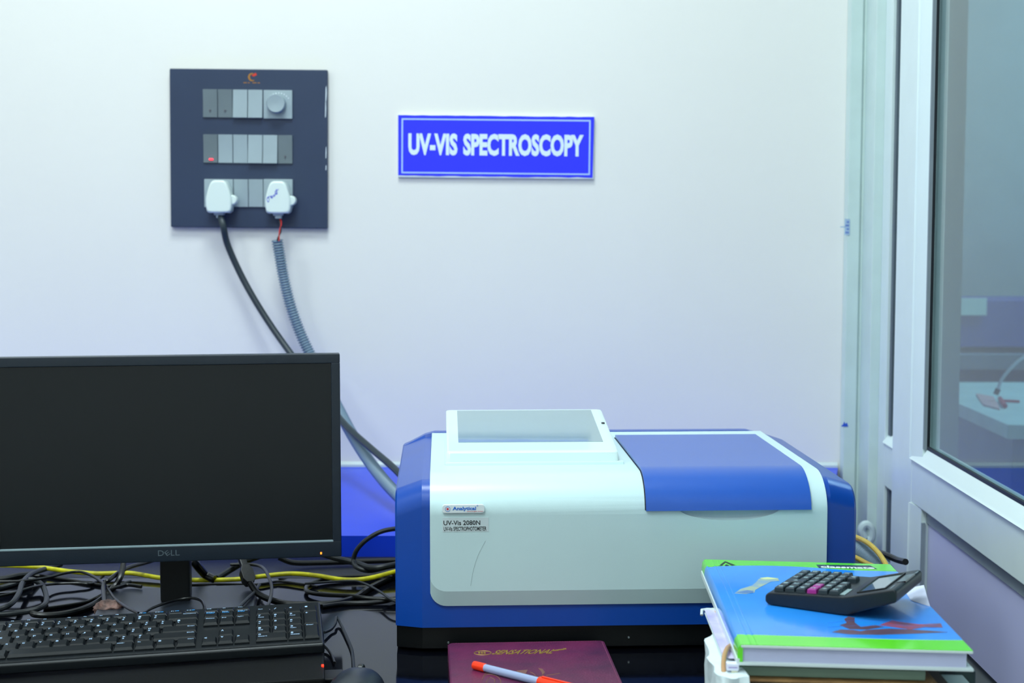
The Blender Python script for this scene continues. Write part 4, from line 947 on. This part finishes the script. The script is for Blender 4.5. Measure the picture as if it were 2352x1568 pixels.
# key sloped plane
ks = math.atan2(.018 - .0125, .074)
def cplane(x, y, o=0): return Matrix.Translation((x, y, .0125 + (x - .004) * math.tan(ks) + o)) @ Matrix.Rotation(-ks, 4, 'Y')
m_ck = mat('calculator_key', '25323a', .35, var=.05); m_cp = mat('calculator_pink', 'a3268c', .35); m_kl = mat('calculator_legend', '9fb8bc', .5, var=0)
px_ = .0111; qx_ = .0152
legends = ['0', '00', '.', 'C', '+', '=', '1', '2', '3', 'AC', '-', 'M', '4', '5', '6', 'x', '%', 'R', '7', '8', '9', '/', 'S', 'G', 'T', 'U', '5', '4', '2', 'F', 'A', 'B', 'D', 'E', 'K', 'N']
for qi in range(6):
    pi_ = 0
    while pi_ < 6:
        if (qi, pi_) == (3, 5) or (qi, pi_) == (5, 5): pi_ += 1; continue
        w_ = 2 if (qi == 2 and pi_ == 0) else 1
        x = .0065 + pi_ * px_; y = .0055 + qi * qx_
        M = cplane(x + w_ * px_ / 2, y + qx_ / 2)
        pink = pi_ == 3 and qi in (0, 1)
        a, c = w_ * px_ / 2 - .0008, qx_ / 2 - .0011; t_ = .0011; hh = .0042
        vs = [(-a, -c, -.0005), (a, -c, -.0005), (a, c, -.0005), (-a, c, -.0005), (-a + t_ * .4, -c + t_ * .4, hh * .8), (a - t_ * .4, -c + t_ * .4, hh * .8), (a - t_ * .4, c - t_ * .4, hh * .8), (-a + t_ * .4, c - t_ * .4, hh * .8), (-a + t_, -c + t_, hh), (a - t_, -c + t_, hh), (a - t_, c - t_, hh), (-a + t_, c - t_, hh)]
        fs = [(8, 9, 10, 11), (3, 2, 1, 0)] + [(r + i, r + (i + 1) % 4, r + 4 + (i + 1) % 4, r + 4 + i) for r in (0, 4) for i in range(4)]
        k = MB().add(vs, fs, M=M).build('key', m_cp if pink else m_ck, ca, auto=.3)
        l = MB(); add_text(l, legends[qi * 6 + pi_], -.0022, .0022, -.0022, .0022, bold=.03, M=M @ Matrix.Translation((0, 0, hh)) @ Matrix.Rotation(-math.pi / 2, 4, 'Z'), thick=.0002)
        l.build('legend', m_kl, k)
        pi_ += w_
b = MB(); b.box(-.0025, .0025, -.013, .013, 0, .0004, M=cplane(.0755, .021, .0002)); b.build('label_strip', mat('strip_grey', '93abae', .4), ca)
hs_ = math.atan2(.032 - .0195, .043)
def hplane(x, y, o=0): return Matrix.Translation((x, y, .0195 + (x - .084) * math.tan(hs_) + o)) @ Matrix.Rotation(-hs_, 4, 'Y')
b = MB(); Mh = hplane(.103, CD / 2 - .002)
for q in ((-.0145, .0145, .036, .0375), (-.0145, .0145, -.0375, -.036), (-.0145, -.013, -.036, .036), (.013, .0145, -.036, .036)): b.box(q[0], q[1], q[2], q[3], -.001, .0012, M=Mh)
b.build('display_rim', m_black, ca)
b = MB(); b.box(-.013, .013, -.036, .036, -.001, .0004, M=Mh); b.build('display', mat('calc_lcd', '6f8584', .08, coat=1, coatr=.02, var=.02), ca)
b = MB(); b.box(-.0045, .0045, -.018, .018, -.001, .0005, M=hplane(.1245, CD / 2 + .006)); b.build('solar_cell', mat('solar_dark', '2b1a20', .1, coat=.6), ca)
b = MB(); b.box(-.001, .001, -.006, .006, 0, .0003, M=hplane(.1285, CD - .018)); b.box(-.001, .001, -.008, .008, 0, .0003, M=hplane(.122, .016)); b.build('printed_word', mat('calc_print', '6d7d86', .5), ca)

# ------------------------------------------------------------------ cables in the right corner behind the instrument
def ry(lst): return [onY(x, y, Y) for x, y, Y in lst]
cable('network_cable', ry([(1940, 1228, 2.20), (1968, 1234, 2.16), (1995, 1248, 2.10), (2018, 1270, 2.05), (2034, 1295, 2.0), (2046, 1325, 1.95), (2052, 1365, 1.92)]), .0036, mat('yellow_pale', 'd6b83c', .4, col2='c8a830', scale=60), 'upper yellow cable curving down right of the instrument')
cable('network_cable', ry([(1940, 1270, 2.16), (1968, 1281, 2.12), (1990, 1293, 2.08), (2015, 1305, 2.02), (2040, 1330, 1.96)]), .0034, MC['yellow_pale'], 'lower yellow cable right of the instrument')
cable('wire', ry([(1945, 1232, 2.21), (1968, 1244, 2.19), (1982, 1253, 2.17), (1994, 1262, 2.15)]), .0028, MC['red_wire'], 'short red wire end right of the instrument', 'wire')
cable('cable', ry([(2000, 1262, 2.2), (2030, 1272, 2.14), (2060, 1285, 2.1), (2080, 1290, 2.06)]), .0045, m_cable, 'black cable disappearing behind the window frame at the right')
path = resample(smooth_path(ry([(1935, 1250, 2.20), (1968, 1262, 2.16), (2000, 1282, 2.12), (2030, 1308, 2.07), (2055, 1345, 2.0)]), 12), .00120)
b = MB(); b.tube(path, 0, 14, rf=lambda i: (.0125, .0125, .0100, .0100)[i % 4], cap=False)
tag(b.build('corrugated_conduit', MC['conduit_grey'], auto=2), 'short ribbed grey conduit right of the instrument', 'conduit')
# white cable tie clump on the jamb
b = MB(); pts = ry([(1985, 1236, 2.55), (1978, 1216, 2.55), (1988, 1204, 2.55), (2000, 1212, 2.55), (2002, 1232, 2.55), (1994, 1244, 2.55)])
b.tube(smooth_path(pts, 6), .007, 10); b.tube(smooth_path(ry([(1992, 1205, 2.56), (1996, 1222, 2.55), (2004, 1243, 2.55)]), 5), .0035, 8)
tag(b.build('white_grommet', m_upvc2), 'white plastic loop low on the corner jamb', 'grommet')
